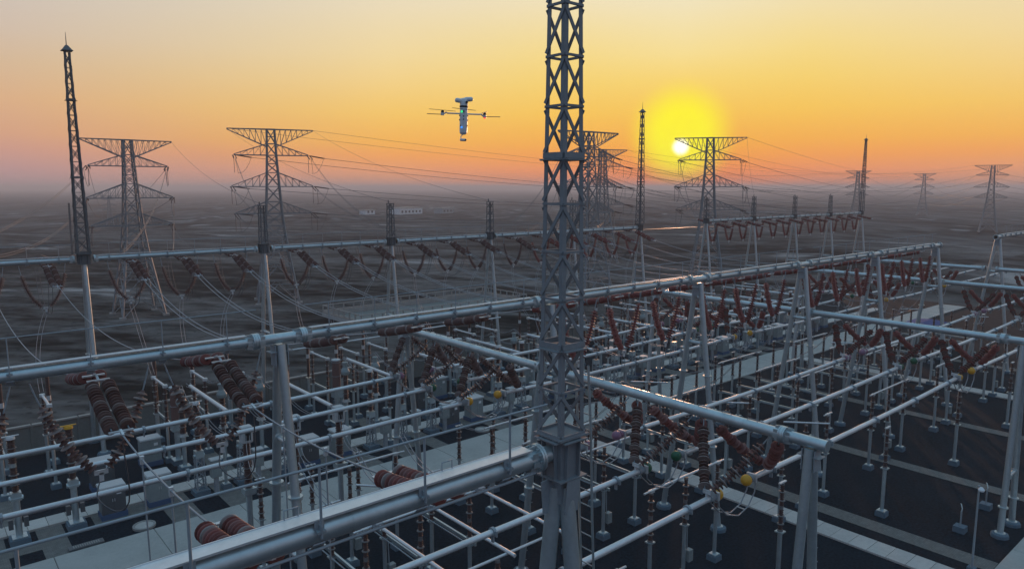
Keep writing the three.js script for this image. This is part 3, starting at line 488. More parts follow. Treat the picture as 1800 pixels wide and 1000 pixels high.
// ---------------------------------------------------------------- suspended tubular busbars, hung from the cross beams
const BUS = [['left', [[28.3, 'yellow', M.yellow], [31.6, 'green', M.green], [34.9, 'purple', M.purple]]], ['right', [[13.6, 'yellow', M.yellow], [16.8, 'green', M.green], [20.0, 'purple', M.purple]]]];
const HT = 8.82, SPANS = [[-6, 21.25], [23.35, 45.7], [48.05, 70.2], [72.6, 85.8], [88.1, 112]];
const SPN = ['left of the first cross beam', 'between first and second cross beams', 'between second and third cross beams', 'between third and fourth cross beams', 'beyond the fourth cross beam'];
for (const [side, phases] of BUS) for (const [D, colour, cm] of phases) {
  SPANS.forEach(([xa, xb], k) => {
    const t = thing('busbar_tube', `pale tube busbar with ${colour} end balls, ${side} yard, ${SPN[k]}`, 'busbar', [(xa + xb) / 2, HT, -D]), L = (xb - xa) / 2;
    const pts = []; for (let i = 0; i <= 16; i++) { const f = i / 16 * 2 - 1; pts.push(V(f * L, -0.12 * (1 - f * f), 0)); }
    const b = new GB(); b.path(pts, 0.105, 18); b.build('tube', M.alu, t);
    for (const s of [-1, 1]) {
      if ((k === 0 && s < 0) || (k === 4 && s > 0)) continue;
      new GB().ball(V(s * (L + 0.1), 0, 0), 0.215, 18).build('corona_ball', cm, t);
      const c = new GB(); c.tube(V(s * (L - 0.42), -0.002, 0), V(s * (L - 0.1), 0, 0), 0.15, 0.15, 16); c.build('end_collar', colour === 'purple' && k > 0 ? M.purple : M.dull, t);
    }
    for (let x = -L + 1.7; x < L - 0.8; x += (2 * L - 3.4) / 4 - 0.001) { const c = new GB(), y = -0.12 * (1 - x * x / L / L); c.tube(V(x - 0.05, y, 0), V(x + 0.05, y, 0), 0.165, 0.165, 16); c.bar(V(x, y - 0.15, 0), V(x, y - 0.34, 0), 0.12, 0.05); c.bar(V(x, y - 0.1, 0.18), V(x, y + 0.1, 0.18), 0.08, 0.05); c.build('clamp', M.dull, t); }
  });
  XB.forEach((X, k) => {
    const n = ORD[k], near = k === 0, m = k === 0 && side === 'left' ? M.porcelain : M.red;
    for (const s of [-1, 1]) vString(`insulator V holding ${colour} ended tube in ${side} yard, ${s < 0 ? 'left' : 'right'} of ${n} cross beam`, P(X, HC - RB - 0.05, D + (s > 0 ? -0.2 : 0.2)), V(0, 0, -1.35), V(s * 1.95, -1.85, s > 0 ? -0.2 : 0.2), { lead: near ? 0.32 : 0.4, R: near ? 0.18 : 0.17, m: s < 0 ? M.porcelain : m, alt: near && s < 0 ? M.dusty : m, single: near, bow: 0.22, belly: 0.05, seg: 10 });
    const j = thing('flexible_link', `drooping wire link of ${colour} busbar ends, ${side} yard, under ${n} cross beam`, 'jumper wire', [X, HT, -D]), b = new GB();
    for (const z of [-0.16, 0.16]) b.path([V(-1.5, 0, z), V(-1.45, -0.35, z), V(-0.9, -0.85, z), V(-0.1, -1.12, z), V(0.55, -0.95, z), V(0.95, -0.5, z), V(1.0, 0, z)].reduce((a, p, i, l) => { a.push(p); if (l[i + 1]) a.push(p.clone().lerp(l[i + 1], 0.5)); return a; }, []), 0.026, 6);
    b.build('wires', M.wire, j); const c = new GB(); for (const x of [-1.48, 0.98]) c.bar(V(x, 0.02, -0.2), V(x, 0.02, 0.2), 0.1, 0.3); for (const x of [-0.5, 0.3]) c.bar(V(x, -1.0, -0.17), V(x, -1.0, 0.17), 0.03, 0.03); tag(c.build('clamps', M.alu, j), null, null, null, 'stuff');
  });
}
// ---------------------------------------------------------------- conductors and jumpers
function wires(name, label, list, r, m, group, category = 'wire') { const t = thing(name, label, category, [0, 0, 0], 0, group); const b = new GB(); for (const l of list) b.path(l, r, 6); b.build('strand', m, t); return t; }
const off = (pts, v) => pts.map((p) => p.clone().add(v));
P1.forEach((X1p, k) => {
  const n = ORD[k], a = P(PF[k], HB - 1.33, DF - 3.2), c = P(X1p, HB - 1.05, D1 + 3.2), l = sagged(a, c, k < 3 ? 1.25 : 1.7, 20);
  wires('conductor', `${k < 3 ? 'single' : 'twin'} conductor slung from far gantry row to middle row, ${n} from the left`, k < 3 ? [l] : [off(l, V(-0.16, 0, 0)), off(l, V(0.16, 0, 0))], k < 3 ? 0.022 : k < 9 ? 0.025 : 0.018, M.wire);
  // loop under the V on the far row and the dropper from it
  const f = P(PF[k] - 0.35, HB - 3.6, DF), e = P(PF[k] - 0.35, HB - 1.35, DF - 3), g2 = P(PF[k] - 0.35, HB - 0.7, DF + 3);
  const loop = [...bez(e, P(PF[k] - 0.35, HB - 4.2, DF - 2.4), f, 8), ...bez(f, P(PF[k] - 0.35, HB - 4, DF + 2.2), g2, 8)];
  wires('jumper', `drooping jumper loop of the ${n} phase under the far gantry beam`, [off(loop, V(-0.12, 0, 0)), off(loop, V(0.12, 0, 0))], 0.018, M.darkwire, null, 'jumper wire');
  const fx = 3.5 + 12.5 * Math.floor(k / 3) + (k % 3 - 1) * 2.75, end = P(fx, 5.9, 56.6), d = bez(f.clone(), P(fx, 8.4, DF - 0.6), end, 10);
  wires('dropper', `twin dropper wires from the ${n} far row V down to the disconnector by the wall`, [off(d, V(-0.12, 0, 0)), off(d, V(0.12, 0, 0))], 0.014, M.wire, null, 'wire');
  if (k < 3) {
    const q = sagged(P(X1p, HB - 1.36, D1 - 3.1), P(X1p, HB - 0.9, D2 + 3.15).add(V(-0.2, 0, 0)), 0.15, 14); wires('conductor', `single thick conductor from middle beam to front beam, ${n} from the left edge`, [q], 0.024, M.wire);
    for (const f2 of [0.28, 0.66]) { const p = q[Math.round(f2 * 14)].clone(), t = thing('dropper', `thin ${f2 < 0.5 ? 'longer' : 'shorter'} vertical dropper clamped to the ${n} conductor before the front beam`, 'wire', [p.x, p.y, p.z]); new GB().tube(V(), V(0.05, f2 < 0.5 ? -8.6 : -8.0, 0.1), 0.02, 0.02, 6).build('rod', M.dull, t); new GB().box(0, -0.12, 0, 0.09, 0.2, 0.08).build('clamp', M.alu, t); }
    const hook = [P(X1p - 0.1, HB - 3.55, D1), P(X1p - 0.3, HB - 3.9, D1 - 0.6), P(X1p, HB - 4.2, D1 - 1.1), P(X1p + 0.2, HB - 3.6, D1 - 2.2), P(X1p, HB - 1.6, D1 - 3)]; wires('jumper', `dark jumper loop hanging below the large ${n} insulator string at left`, [new THREE.CatmullRomCurve3(hook).getPoints(16)], 0.02, M.darkwire, null, 'jumper wire');
  } else if (k > 5) {
    const v = P(X1p, HB - 3.5, D1), s = P(X1p, HB - 1.2, D1 + 3.1), jl = bez(s, P(X1p, HB - 3.9, D1 + 2.2), v, 8), ex = 14.2 + 12.2 * (Math.floor(k / 3) - 1) + (k % 3) * 2.75, en = P(ex, 5.6, 25.4 + (k % 3) * 3.2), dl = bez(v.clone(), P(X1p + 0.2, 8.0, D1 - 0.2), en, 10);
    wires('dropper', `twin dropper wires from the ${n} middle row V down into the yard`, [off(jl, V(-0.11, 0, 0)), off(jl, V(0.11, 0, 0)), off(dl, V(-0.11, 0, 0)), off(dl, V(0.11, 0, 0))], 0.014, M.wire);
  }
});

// ---------------------------------------------------------------- line towers, their insulators and the lines
const LV = [[25.1, 27.0, 6.0], [19.85, 22.2, 6.6], [15.3, 17.3, 6.2]]; // lower chord, root of the upper chord, reach
const HW = [[29.4, 0.62], [25, 0.76], [19.85, 1.03], [15.3, 1.3], [11, 1.75], [0, 3.35]];
const halfW = (y) => { for (let k = 0; k < 5; k++) if (y >= HW[k + 1][0]) { const f = (y - HW[k + 1][0]) / (HW[k][0] - HW[k + 1][0]); return HW[k + 1][1] + f * (HW[k][1] - HW[k + 1][1]); } return 3.35; };
const towers = [];
function lineTower(label, X, D, turn, s, thin = 1) {
  const t = thing('transmission_tower', label, 'lattice tower', [X, 0, -D], turn); t.scale.setScalar(s);
  const q = [[-1, 1], [1, 1], [1, -1], [-1, -1]], c = (k, y) => { const w = halfW(y); return V(q[k % 4][0] * w, y, q[k % 4][1] * w); }, lv = [0, 3.4, 6.4, 9, 11, 13.2, 15.3, 17.3, 19.85, 22.2, 23.7, 25.1, 27, 29.4], w0 = 0.2 * thin;
  for (let k = 0; k < 4; k++) { const b = new GB(); for (const [a, e] of [[0, 11], [11, 15.3], [15.3, 19.85], [19.85, 25], [25, 29.4]]) b.bar(c(k, a), c(k, e), w0 * (a < 11 ? 1.35 : 1.1), w0 * (a < 11 ? 1.35 : 1.1), 0.78); b.build('leg', M.tower, t); const f = new GB(); f.box(q[k][0] * 3.35, 0, q[k][1] * 3.35, 0.9, 0.35, 0.9); f.build('footing', M.coping, t); }
  const b = new GB();
  for (let j = 0; j < lv.length - 1; j++) for (let k = 0; k < 4; k++) {
    const y0 = lv[j], y1 = lv[j + 1], a = c(k, y0), d = c(k + 1, y0), e = c(k, y1), f = c(k + 1, y1), w = w0 * 0.55, m = a.clone().lerp(d, 0.5);
    if (j > 0) b.bar(a, d, w * 1.1, w * 1.1); if (j === lv.length - 2) b.bar(e, f, w * 1.6, w * 1.6);
    if (j < 3) { const mt = e.clone().lerp(f, 0.5); b.bar(a, mt, w * 1.2, w); b.bar(d, mt, w * 1.2, w); b.bar(a.clone().lerp(e, 0.5), a.clone().lerp(mt, 0.5), w * 0.8, w * 0.8); b.bar(d.clone().lerp(f, 0.5), d.clone().lerp(mt, 0.5), w * 0.8, w * 0.8); }
    else { const n = y1 - y0 > 2.1 ? 1 : 1; b.bar(a, f, w, w); b.bar(d, e, w, w); if (y1 - y0 > 2) { const h = (y0 + y1) / 2; b.bar(c(k, h), c(k + 1, h), w * 0.7, w * 0.7); } }
  }
  tag(b.build('body_bracing', M.tower, t), null, null, null, 'stuff');
  const tips = [];
  const arm = (side, yl, yu, reach, inverted) => { // three or four chords to the tip, laced
    const g = new GB(), w = w0 * 0.62, wl = halfW(inverted ? yu : yl), wu = halfW(inverted ? yl : yu), tip = V(side * reach, (inverted ? yu : yl) , 0), A = inverted ? yu : yl, B = inverted ? yl : yu;
    for (const z of [-1, 1]) {
      const lo = V(side * wl, A, z * wl), hi = V(side * wu, B, z * wu), tz = tip.clone().setZ(z * 0.14); g.bar(lo, tz, w * 1.2, w * 1.2); g.bar(hi, tz.clone().setY(tip.y + (inverted ? -0.12 : 0.12)), w, w);
      const n = inverted ? 7 : 5; for (let k = 1; k < n; k++) { const f = k / n, p = lo.clone().lerp(tz, f), r = hi.clone().lerp(tz, f), r2 = hi.clone().lerp(tz, (k - 1) / n); g.bar(p, r, w * 0.42, w * 0.42); g.bar(p, r2, w * 0.42, w * 0.42); }
    }
    for (let k = 0; k < 5; k++) { const f = k / 5, f2 = (k + 1) / 5, z = wl * (1 - f), z2 = wl * (1 - f2), x = side * (wl + (reach - wl) * f), x2 = side * (wl + (reach - wl) * f2); g.bar(V(x, A, k % 2 ? z : -z), V(x2, A, k % 2 ? -z2 : z2), w * 0.6, w * 0.6); }
    g.build('cross_arm', M.tower, t); tips.push(tip);
  };
  for (const sd of [-1, 1]) { arm(sd, 26.5, 29.4, 6.9, true); for (const [yl, yu, r] of LV) arm(sd, yl, yu, r, false); }
  t.updateMatrixWorld(true); const W = tips.map((p) => p.clone().applyMatrix4(t.matrixWorld));
  const T = { left: W.slice(0, 4), right: W.slice(4), s, label }; towers.push(T); return T;
}
M.tower = std([0.25, 0.27, 0.285], { map: steelTex, roughness: 0.6, metalness: 0.35 });
const TW = {
  a: lineTower('transmission tower right behind the tall left mast, legs standing on the desert', 27, 121, 0.02, 0.912),
  b: lineTower('transmission tower with three arm levels between left mast and drone', 48.7, 119.5, -0.33, 1.0),
  c: lineTower('transmission tower half hidden behind the foreground mast, the higher of two', 93.5, 88.2, -0.1, 1.0, 1.1),
  d: lineTower('transmission tower just right of the foreground mast, the lower of two', 139.5, 126.6, -0.4, 1.0, 1.1),
  e: lineTower('transmission tower whose top arm crosses the sun', 122.8, 83, -0.9, 1.0),
  f: lineTower('faint distant transmission tower partly behind the slim right mast', 432, 189.5, -1.0, 1.0, 1.5),
  g: lineTower('faint hazy transmission tower, second from the right edge', 556, 197.3, -1.2, 1.0, 1.8),
  h: lineTower('hazy transmission tower nearest the right edge', 368, 103, -1.25, 1.0, 1.5),
  i: lineTower('barely visible small tower in haze left of the mid left tower', 85, 430, -0.2, 0.52, 1.7),
};
const SHORT = { a: 'tower by left mast', b: 'tower left of drone', c: 'higher tower behind foreground mast', d: 'lower tower behind foreground mast', e: 'tower at the sun' }, LVN = ['upper', 'middle', 'lower'];
function hang(from, to, sag, key) { return sagged(from, to, sag, 24); }
const FEED = [['a', 'left', 0], ['a', 'right', 3], ['b', 'left', 6], ['b', 'right', 9], ['c', 'left', 12], ['c', 'right', 15]], FEEDG = [['e', 'left', 0], ['e', 'right', 3], ['d', 'left', 6], ['d', 'right', 9]];
const NEXT = { a: 'i', b: 'f', c: 'f', d: 'h', e: 'g' };
for (const [row, list, PH, Dr] of [['far gantry row', FEED, PF, DF + 2.95], ['distant beam', FEEDG, PG, DG + 3.05]]) for (const [key, sd, k0] of list) for (let l = 0; l < 3; l++) {
  const tip = TW[key][sd][l + 1], to = P(PH[k0 + l], HB + 0.05, Dr), dir = to.clone().sub(tip).normalize(), start = tip.clone().addScaledVector(dir, 3.1).setY(tip.y - 0.7);
  const nx = TW[NEXT[key]][sd][l + 1], d2 = nx.clone().sub(tip).normalize(), st2 = tip.clone().addScaledVector(d2, 3.2).setY(tip.y - 0.35), what = `${LVN[l]} ${sd} arm of ${SHORT[key]}`;
  const t = thing('line_insulator', `strain insulators and jumper loop on ${what}`, 'insulator string', [tip.x, tip.y, tip.z]), L = (p) => p.clone().sub(tip);
  for (const [e, d] of [[start, dir], [st2, d2]]) { const cr = V().crossVectors(d, UPV).normalize().multiplyScalar(0.22), b = new GB(); for (const s of [-1, 1]) b.tube(d.clone().multiplyScalar(0.3).addScaledVector(cr, s), L(e).addScaledVector(cr, s), 0.075, 0.075, 7); b.build('string', M.post, t); }
  const jb = new GB(), mid = V(0, -3.0, 0).addScaledVector(dir.clone().add(d2).setY(0), 0.6); jb.path([...bez(L(start), mid.clone().addScaledVector(dir, 1.4).setY(-3.4), mid, 6), ...bez(mid, mid.clone().addScaledVector(d2, 1.4).setY(-3.2), L(st2), 6).slice(1)], 0.03, 5); jb.tube(V(), V(0, -2.9, 0), 0.04, 0.04, 6); jb.build('jumper_loop', M.darkwire, t);
  wires('line_wire', `wire pair from ${what} to ${row}`, [off(hang(start, to, 1.6), V(0, 0.18, 0)), hang(start, to, 1.6)], 0.022, M.darkwire);
  wires('line_wire', `long wire from ${what} to a farther tower`, [hang(st2, nx, key === 'a' ? 4 : 7)], key === 'a' ? 0.03 : 0.04, M.darkwire);
}
[['a', 'left', 1, XF, DF, 'left mast tip'], ['a', 'right', 2, XF, DF], ['b', 'left', 3, XF, DF], ['b', 'right', 4, XF, DF], ['c', 'left', 5, XF, DF], ['e', 'left', 0, XG, DG], ['e', 'right', 1, XG, DG], ['d', 'left', 2, XG, DG], ['d', 'right', 3, XG, DG]].forEach(([key, sd, k, X, D], n) => {
  wires('earth_wire', `thin wire from ${sd} top arm of ${SHORT[key]} to gantry stub`, [hang(TW[key][sd][0], P(X[k], 18.3, D), 1.2)], 0.016, M.darkwire);
});
for (const key of ['b', 'd', 'e']) for (const sd of ['left', 'right']) wires('earth_wire', `long wire from ${sd} top arm of ${SHORT[key]} into distance`, [hang(TW[key][sd][0], TW[NEXT[key]][sd][0], 5)], 0.025, M.darkwire);
for (const [a, b] of [['f', 'g'], ['h', 'g']]) for (const sd of ['left', 'right']) for (let l = 0; l < 3; l++) wires('line_wire', `faint ${LVN[l]} ${sd} line wire between hazy towers near the ${a === 'f' ? 'slim right mast' : 'right edge'}`, [hang(TW[a][sd][l + 1], TW[b][sd][l + 1], 6)], 0.05, M.darkwire);
for (const sd of ['left', 'right']) for (let l = 0; l < 3; l++) { const a = TW.h[sd][l + 1]; wires('line_wire', `faint ${LVN[l]} ${sd} line wire leaving the hazy tower over the right edge`, [hang(a, a.clone().add(V(380, 0, 60)), 8)], 0.045, M.darkwire); }
// ---------------------------------------------------------------- beyond the wall: fenced basin and far buildings
{
  const x0 = 48.2, x1 = 79.5, d0 = 89, d1 = 101, t = thing('fenced_basin', 'low concrete basin with white railing on the desert behind the wall', 'basin');
  const sides = [[x0, d0, x1, d0], [x1, d0, x1, d1], [x1, d1, x0, d1], [x0, d1, x0, d0]];
  for (const [a, b, c, d] of sides) {
    const L = Math.hypot(c - a, d - b), w = new GB(); w.bar(P(a, 0.35, b), P(c, 0.35, d), 0.3, 0.9); w.build('basin_wall', M.coping, t);
    const r = new GB(); for (const y of [0.95, 1.75]) r.bar(P(a, y, b), P(c, y, d), 0.14, 0.12); r.build('rail', M.coping, t);
    const n = Math.round(L / 1.7); for (let k = 0; k < n; k++) { const p = new GB(), f = k / n; p.box(a + (c - a) * f, 0.8, -(b + (d - b) * f), 0.16, 1.0, 0.16); p.build('rail_post', M.coping, t); }
  }
  tag(sheet('basin_floor', x0, x1, d0, d1, 0.06, M.wall, t), null);
  for (const [i, X, D, w, l, h, lab] of [[0, 288, 458, 26, 10, 4.5, 'long low white building far out on the desert, left of the middle'], [1, 318, 452, 14, 8, 4, 'smaller dark fronted building beside the far white building'], [2, 262, 470, 10, 6, 3, 'tiny far shed left of the long white building']]) {
    const b = thing('desert_building', lab, 'building', [X, 0, -D], 0.3); new GB().box(0, 0, 0, w, h, l).build('walls', i === 1 ? M.dull : M.white, b); new GB().box(0, h, 0, w + 0.8, 0.5, l + 0.8, 0.98).build('roof', M.coping, b);
    for (let k = 0; k < w / 4 - 1; k++) new GB().box(-w / 2 + 3 + k * 4, 1.2, l / 2 + 0.03, 1.8, 1.6, 0.1).build('window', M.black, b);
  }
  const s = thing('blue_shed', 'low shed with blue roof behind the far cross beams at right', 'shed', [97, 0, -33.5], 0); new GB().box(0, 0, 0, 7, 2.6, 3.2).build('walls', M.wall, s); const rf = new GB(); rf.hex([V(-3.8, 2.6, 1.9), V(3.8, 2.6, 1.9), V(3.8, 2.6, -1.9), V(-3.8, 2.6, -1.9), V(-3.8, 2.75, 0.1), V(3.8, 2.75, 0.1), V(3.8, 2.75, -0.1), V(-3.8, 2.75, -0.1)]); rf.build('roof', std([0.02, 0.055, 0.2], { roughness: 0.85 }), s); new GB().box(1.5, 0, 1.62, 1, 2, 0.05).build('door', M.cabinetDark, s);
}

// ---------------------------------------------------------------- yard equipment
const shedStack = (b, x, y0, y1, z, r, R, n, seg = 9) => { const p = [[r, y0]], h = (y1 - y0) / n; for (let k = 0; k < n; k++) { const y = y0 + h * k; p.push([r, y + h * 0.15], [k % 2 ? R * 0.9 : R, y + h * 0.4], [r, y + h * 0.95]); } p.push([r, y1]); return b.lathe(p, seg, V(x, 0, z)); };
const rings = (b, x, ys, z, r, t = 0.03, seg = 10) => { for (const y of ys) b.lathe([[r * 0.5, y - t], [r, y - t * 0.6], [r, y + t * 0.3], [r * 0.5, y + t]], seg, V(x, 0, z)); return b; };
const block = (b, x, z, w = 0.6, h = 0.32) => b.box(x, 0, z, w, h, w, 0.94);
const pipeCol = (b, x, z, h, r = 0.1) => b.tube(V(x, 0.3, z), V(x, h, z), r, r, 12).box(x, 0.34, z, r * 4.2, 0.05, r * 4.2).box(x, h, z, r * 3.6, 0.06, r * 3.6);
function column(t, x, z, h, top, o = {}) { // footing, pipe, two stacked insulators with pale rings
  block(new GB(), x, z).build('footing', M.footing, t); pipeCol(new GB(), x, z, h, o.r ?? 0.1).build('support_pipe', M.steel, t);
  const m = (h + 0.1 + top) / 2, a = new GB(), a2 = new GB(); shedStack(a, x, h + 0.12, m - 0.08, z, 0.075, 0.125, 11); shedStack(a2, x, m + 0.08, top, z, 0.07, 0.115, 11); for (const g of [a, a2]) g.build('insulator_section', o.m ?? M.post, t);
  const L = (top - h) / 2, c = new GB(); rings(c, x, [h + 0.1 + L * 0.28, h + 0.1 + L * 0.62, m + L * 0.3, m + L * 0.66], z, 0.17, 0.025); c.tube(V(x, m - 0.09, z), V(x, m + 0.09, z), 0.1, 0.1, 10).tube(V(x, h + 0.05, z), V(x, h + 0.14, z), 0.14, 0.14, 10).tube(V(x, top - 0.02, z), V(x, top + 0.08, z), 0.1, 0.1, 10); tag(c.build('insulator_collars', M.rim, t), null, null, null, 'stuff');
}
// three-column disconnector under the busbars; the middle column carries the turning arms
function disconnector(label, X, D, open) {
  const t = thing('disconnector_switch', label, 'disconnector', [X, 0, -D]), hb = 2.85, top = 5.3;
  for (const x of [0, 2.75, 5.5]) column(t, x, 0, hb, top);
  const arm = new GB(); if (open) arm.tube(V(2.75 - 0.9, top + 0.2, -1.0), V(2.75 + 0.9, top + 0.2, 1.0), 0.055, 0.05, 10); else arm.tube(V(0.1, top + 0.17, 0), V(5.4, top + 0.17, 0), 0.06, 0.06, 10); arm.build('switch_arm', M.alu, t);
  for (const x of [0, 5.5]) { const c = new GB(); c.box(x, top + 0.08, 0, 0.3, 0.12, 0.18).tube(V(x - 0.5 * Math.sign(x - 1), top + 0.17, 0), V(x + 0.55 * Math.sign(x - 1), top + 0.15, 0), 0.05, 0.05, 8); c.build('contact', M.alu, t); }
  const mb = new GB(); mb.box(2.75 + 0.3, 0.9, 0.1, 0.34, 0.6, 0.28); mb.build('drive_box', M.cabinet, t);
  const rod = new GB(); rod.tube(V(2.75 + 0.2, 1.4, 0.05), V(2.75 + 0.16, 2.85, 0.05), 0.03, 0.03, 6); rod.build('drive_rod', M.dull, t);
  return t;
}
const DB = [['left', [25.5, 28.7, 32.1]], ['right', [13.0, 16.4, 20.05]]], XC = (k) => 13.7 + 12.2 * (k - 1), kinds = ['near', 'middle', 'remote'];
let protoO = null, protoC = null;
for (const [side, Ds] of DB) for (let k = 0; k < 8; k++) {
  if (k < 1) continue;
  Ds.forEach((D, j) => {
    if (side === 'right' && j === 0) return;
    if (side === 'right' && j === 1 && k > 1) { if (k !== 2) { const t = thing('support_insulator', `tall lone support insulator on pipe in the right yard, ${ORD[k - 3]} of its line`, 'insulator', [XC(k) - 6.75, 0, -D]); column(t, 0, 0, 3.0, 5.45, { r: 0.11 }); new GB().bar(V(-0.3, 5.56, 0), V(0.3, 5.56, 0), 0.12, 0.06).build('wire_clamp', M.alu, t); } return; }
    const open = (k * 3 + j * 2) % 4 === 1, label = `${open ? 'open' : 'closed'} three-column disconnector in the ${side} yard, ${kinds[j]} row, ${ORD[k]} from left`;
    const pr = open ? protoO : protoC, t = pr ? dup(pr, [XC(k), 0, -D], undefined, label) : disconnector(label, XC(k), D, open); if (open) protoO = t; else protoC = t;
  });
  if (side === 'left' || k < 2) for (const x of [0, 2.75, 5.5]) { const t = thing('linkage_beam', `steel linkage beam across the ${side} yard, ${x < 1 ? 'left' : x < 4 ? 'middle' : 'right'} columns of ${ORD[k]} switch group`, 'beam', [XC(k) + x, 2.95, 0]), b = new GB(), a = side === 'right' ? 1 : 0; b.bar(V(0.14, 0, -Ds[a] + 0.3), V(0.14, 0, -Ds[2] - 0.3), 0.1, 0.16); b.build('channel', M.steel, t); const c = new GB(); c.tube(V(-0.16, 0.05, -Ds[a] + 0.2), V(-0.16, 0.05, -Ds[2] - 0.2), 0.03, 0.03, 8); c.build('linkage_rod', M.dull, t); }
}
// equipment of the line bays, phase by phase
const bayC = (k) => 3.5 + 12.5 * k, protos = {};
function place(kind, make, label, X, D) { const t = protos[kind] ? dup(protos[kind], [X, 0, -D], undefined, label) : (protos[kind] = make(label, X, D)); return t; }
const head = (t, y) => { const g = put('head', new RoundedBoxGeometry(0.62, 0.95, 0.5, 3, 0.09), M.lid, t); g.position.set(0, y + 0.5, 0); new GB().box(0.02, y + 0.2, 0.252, 0.3, 0.5, 0.02).build('gauge_window', M.black, t); new GB().bar(V(-0.55, y + 0.55, 0), V(0.55, y + 0.55, 0), 0.12, 0.05).build('terminal_bar', M.alu, t); };
function makeCT(label, X, D) {
  const t = thing('current_transformer', label, 'current transformer', [X, 0, -D]); block(new GB(), 0, 0, 0.85).build('footing', M.footing, t); pipeCol(new GB(), 0, 0, 3.0, 0.16).build('support_pipe', M.steel, t);
  const bs = new GB(); bs.box(0, 3.06, 0, 0.62, 0.3, 0.62).tube(V(0.32, 3.2, 0), V(0.5, 3.2, 0), 0.09, 0.09, 10); bs.build('base_tank', M.steel, t); shedStack(new GB(), 0, 3.38, 5.9, 0, 0.15, 0.225, 22, 12).build('bushing', M.post, t); rings(new GB(), 0, [3.9, 4.5, 5.1], 0, 0.25, 0.025, 12).build('bushing_rings', M.rim, t); head(t, 5.9); return t;
}
function makeCB(label, X, D, pipe, yellow) {
  const t = thing('circuit_breaker', label, 'circuit breaker', [X, 0, -D]); block(new GB(), 0, 0, 1.0).build('footing', M.footing, t);
  if (pipe) { pipeCol(new GB(), 0, 0, 2.6, 0.17).build('support_pipe', M.steel, t); for (const s of [-1, 1]) new GB().box(s * 0.36, 0.9, 0.1, 0.22, 0.55, 0.22).build('side_box', M.cabinetDark, t); }
  else lattice(t, 0.34, 2.5, 0.6, 0.5, 3, { merge: true, cross: true, leg: 0.08, brace: 0.045, m: M.dull });
  const mb = new GB(); mb.box(0, 2.5, 0, 0.5, 0.45, 0.5).tube(V(-0.34, 2.6, 0), V(0.34, 2.6, 0), 0.12, 0.12, 10); mb.build('mechanism_box', M.steel, t);
  shedStack(new GB(), 0, 2.98, 4.4, 0, 0.12, 0.19, 13, 12).build('lower_porcelain', M.post, t); shedStack(new GB(), 0, 4.62, 6.0, 0, 0.14, 0.215, 13, 12).build('upper_porcelain', M.post, t); rings(new GB(), 0, [3.4, 3.95, 5.05, 5.5], 0, 0.25, 0.025, 12).build('porcelain_rings', M.rim, t);
  new GB().tube(V(0, 4.4, 0), V(0, 4.62, 0), 0.16, 0.16, 12).build('joint_flange', M.steel, t); new GB().tube(V(0, 6.0, 0), V(0, 6.14, 0), 0.24, 0.22, 14).bar(V(-0.4, 6.17, 0), V(0.4, 6.17, 0), 0.1, 0.04).build('top_cap', yellow ? M.yellow : M.alu, t); return t;
}
function makeBox(label, X, D) { const t = thing('control_box', label, 'control cabinet', [X, 0, -D]); new GB().box(0, 0, 0, 0.26, 1.25, 0.22).build('post', M.dull, t); new GB().box(0, 1.25, 0, 0.62, 1.15, 0.5).build('box', M.cabinet, t); new GB().box(0, 2.4, 0, 0.72, 0.07, 0.6, 0.9).build('lid', M.lid, t); new GB().box(0.02, 1.35, 0.252, 0.5, 0.95, 0.012).build('door', M.cabinet, t); new GB().box(0.0, 2.0, 0.265, 0.16, 0.12, 0.006).build('label_plate', M.paper, t); return t; }
function makeCab(label, X, D, dark) { const t = thing('terminal_cabinet', label, 'cabinet', [X, 0, -D]); new GB().box(0, 0, 0, 1.42, 0.36, 1.1).build('plinth', M.plinth, t); new GB().box(0, 0.36, 0, 1.3, 1.6, 0.95).build('cabinet_body', dark ? M.cabinetDark : M.cabinet, t); new GB().box(0, 1.96, 0, 1.44, 0.1, 1.1, 0.95).build('lid', M.lid, t); for (const s of [-1, 1]) { const d = new GB().box(s * 0.315, 0.42, 0.478, 0.6, 1.46, 0.02).build('door', dark ? M.cabinetDark : M.cabinet, t); new GB().box(s * 0.06, 1.1, 0.5, 0.03, 0.18, 0.03).build('handle', M.alu, d); } new GB().box(0.3, 1.5, 0.492, 0.26, 0.2, 0.006).build('label_plate', M.paper, t); return t; }
function makeVT(label, X, D) { const t = thing('voltage_transformer', label, 'voltage transformer', [X, 0, -D]); block(new GB(), 0, 0, 0.85).build('footing', M.footing, t); pipeCol(new GB(), 0, 0, 2.5, 0.15).build('support_pipe', M.steel, t); shedStack(new GB(), 0, 2.7, 4.7, 0, 0.14, 0.21, 18, 12).build('bushing', M.post, t); rings(new GB(), 0, [3.2, 3.8, 4.3], 0, 0.24, 0.025, 12).build('bushing_rings', M.rim, t); new GB().tube(V(0, 2.5, 0), V(0, 2.72, 0), 0.3, 0.26, 12).build('base_tank', M.steel, t); new GB().lathe([[0.2, 4.7], [0.33, 4.82], [0.36, 5.02], [0.27, 5.22], [0.19, 5.34], [0.18, 5.66], [0.24, 5.68], [0.24, 5.78], [0.001, 5.82]], 18).build('head', M.cabinet, t); return t; }
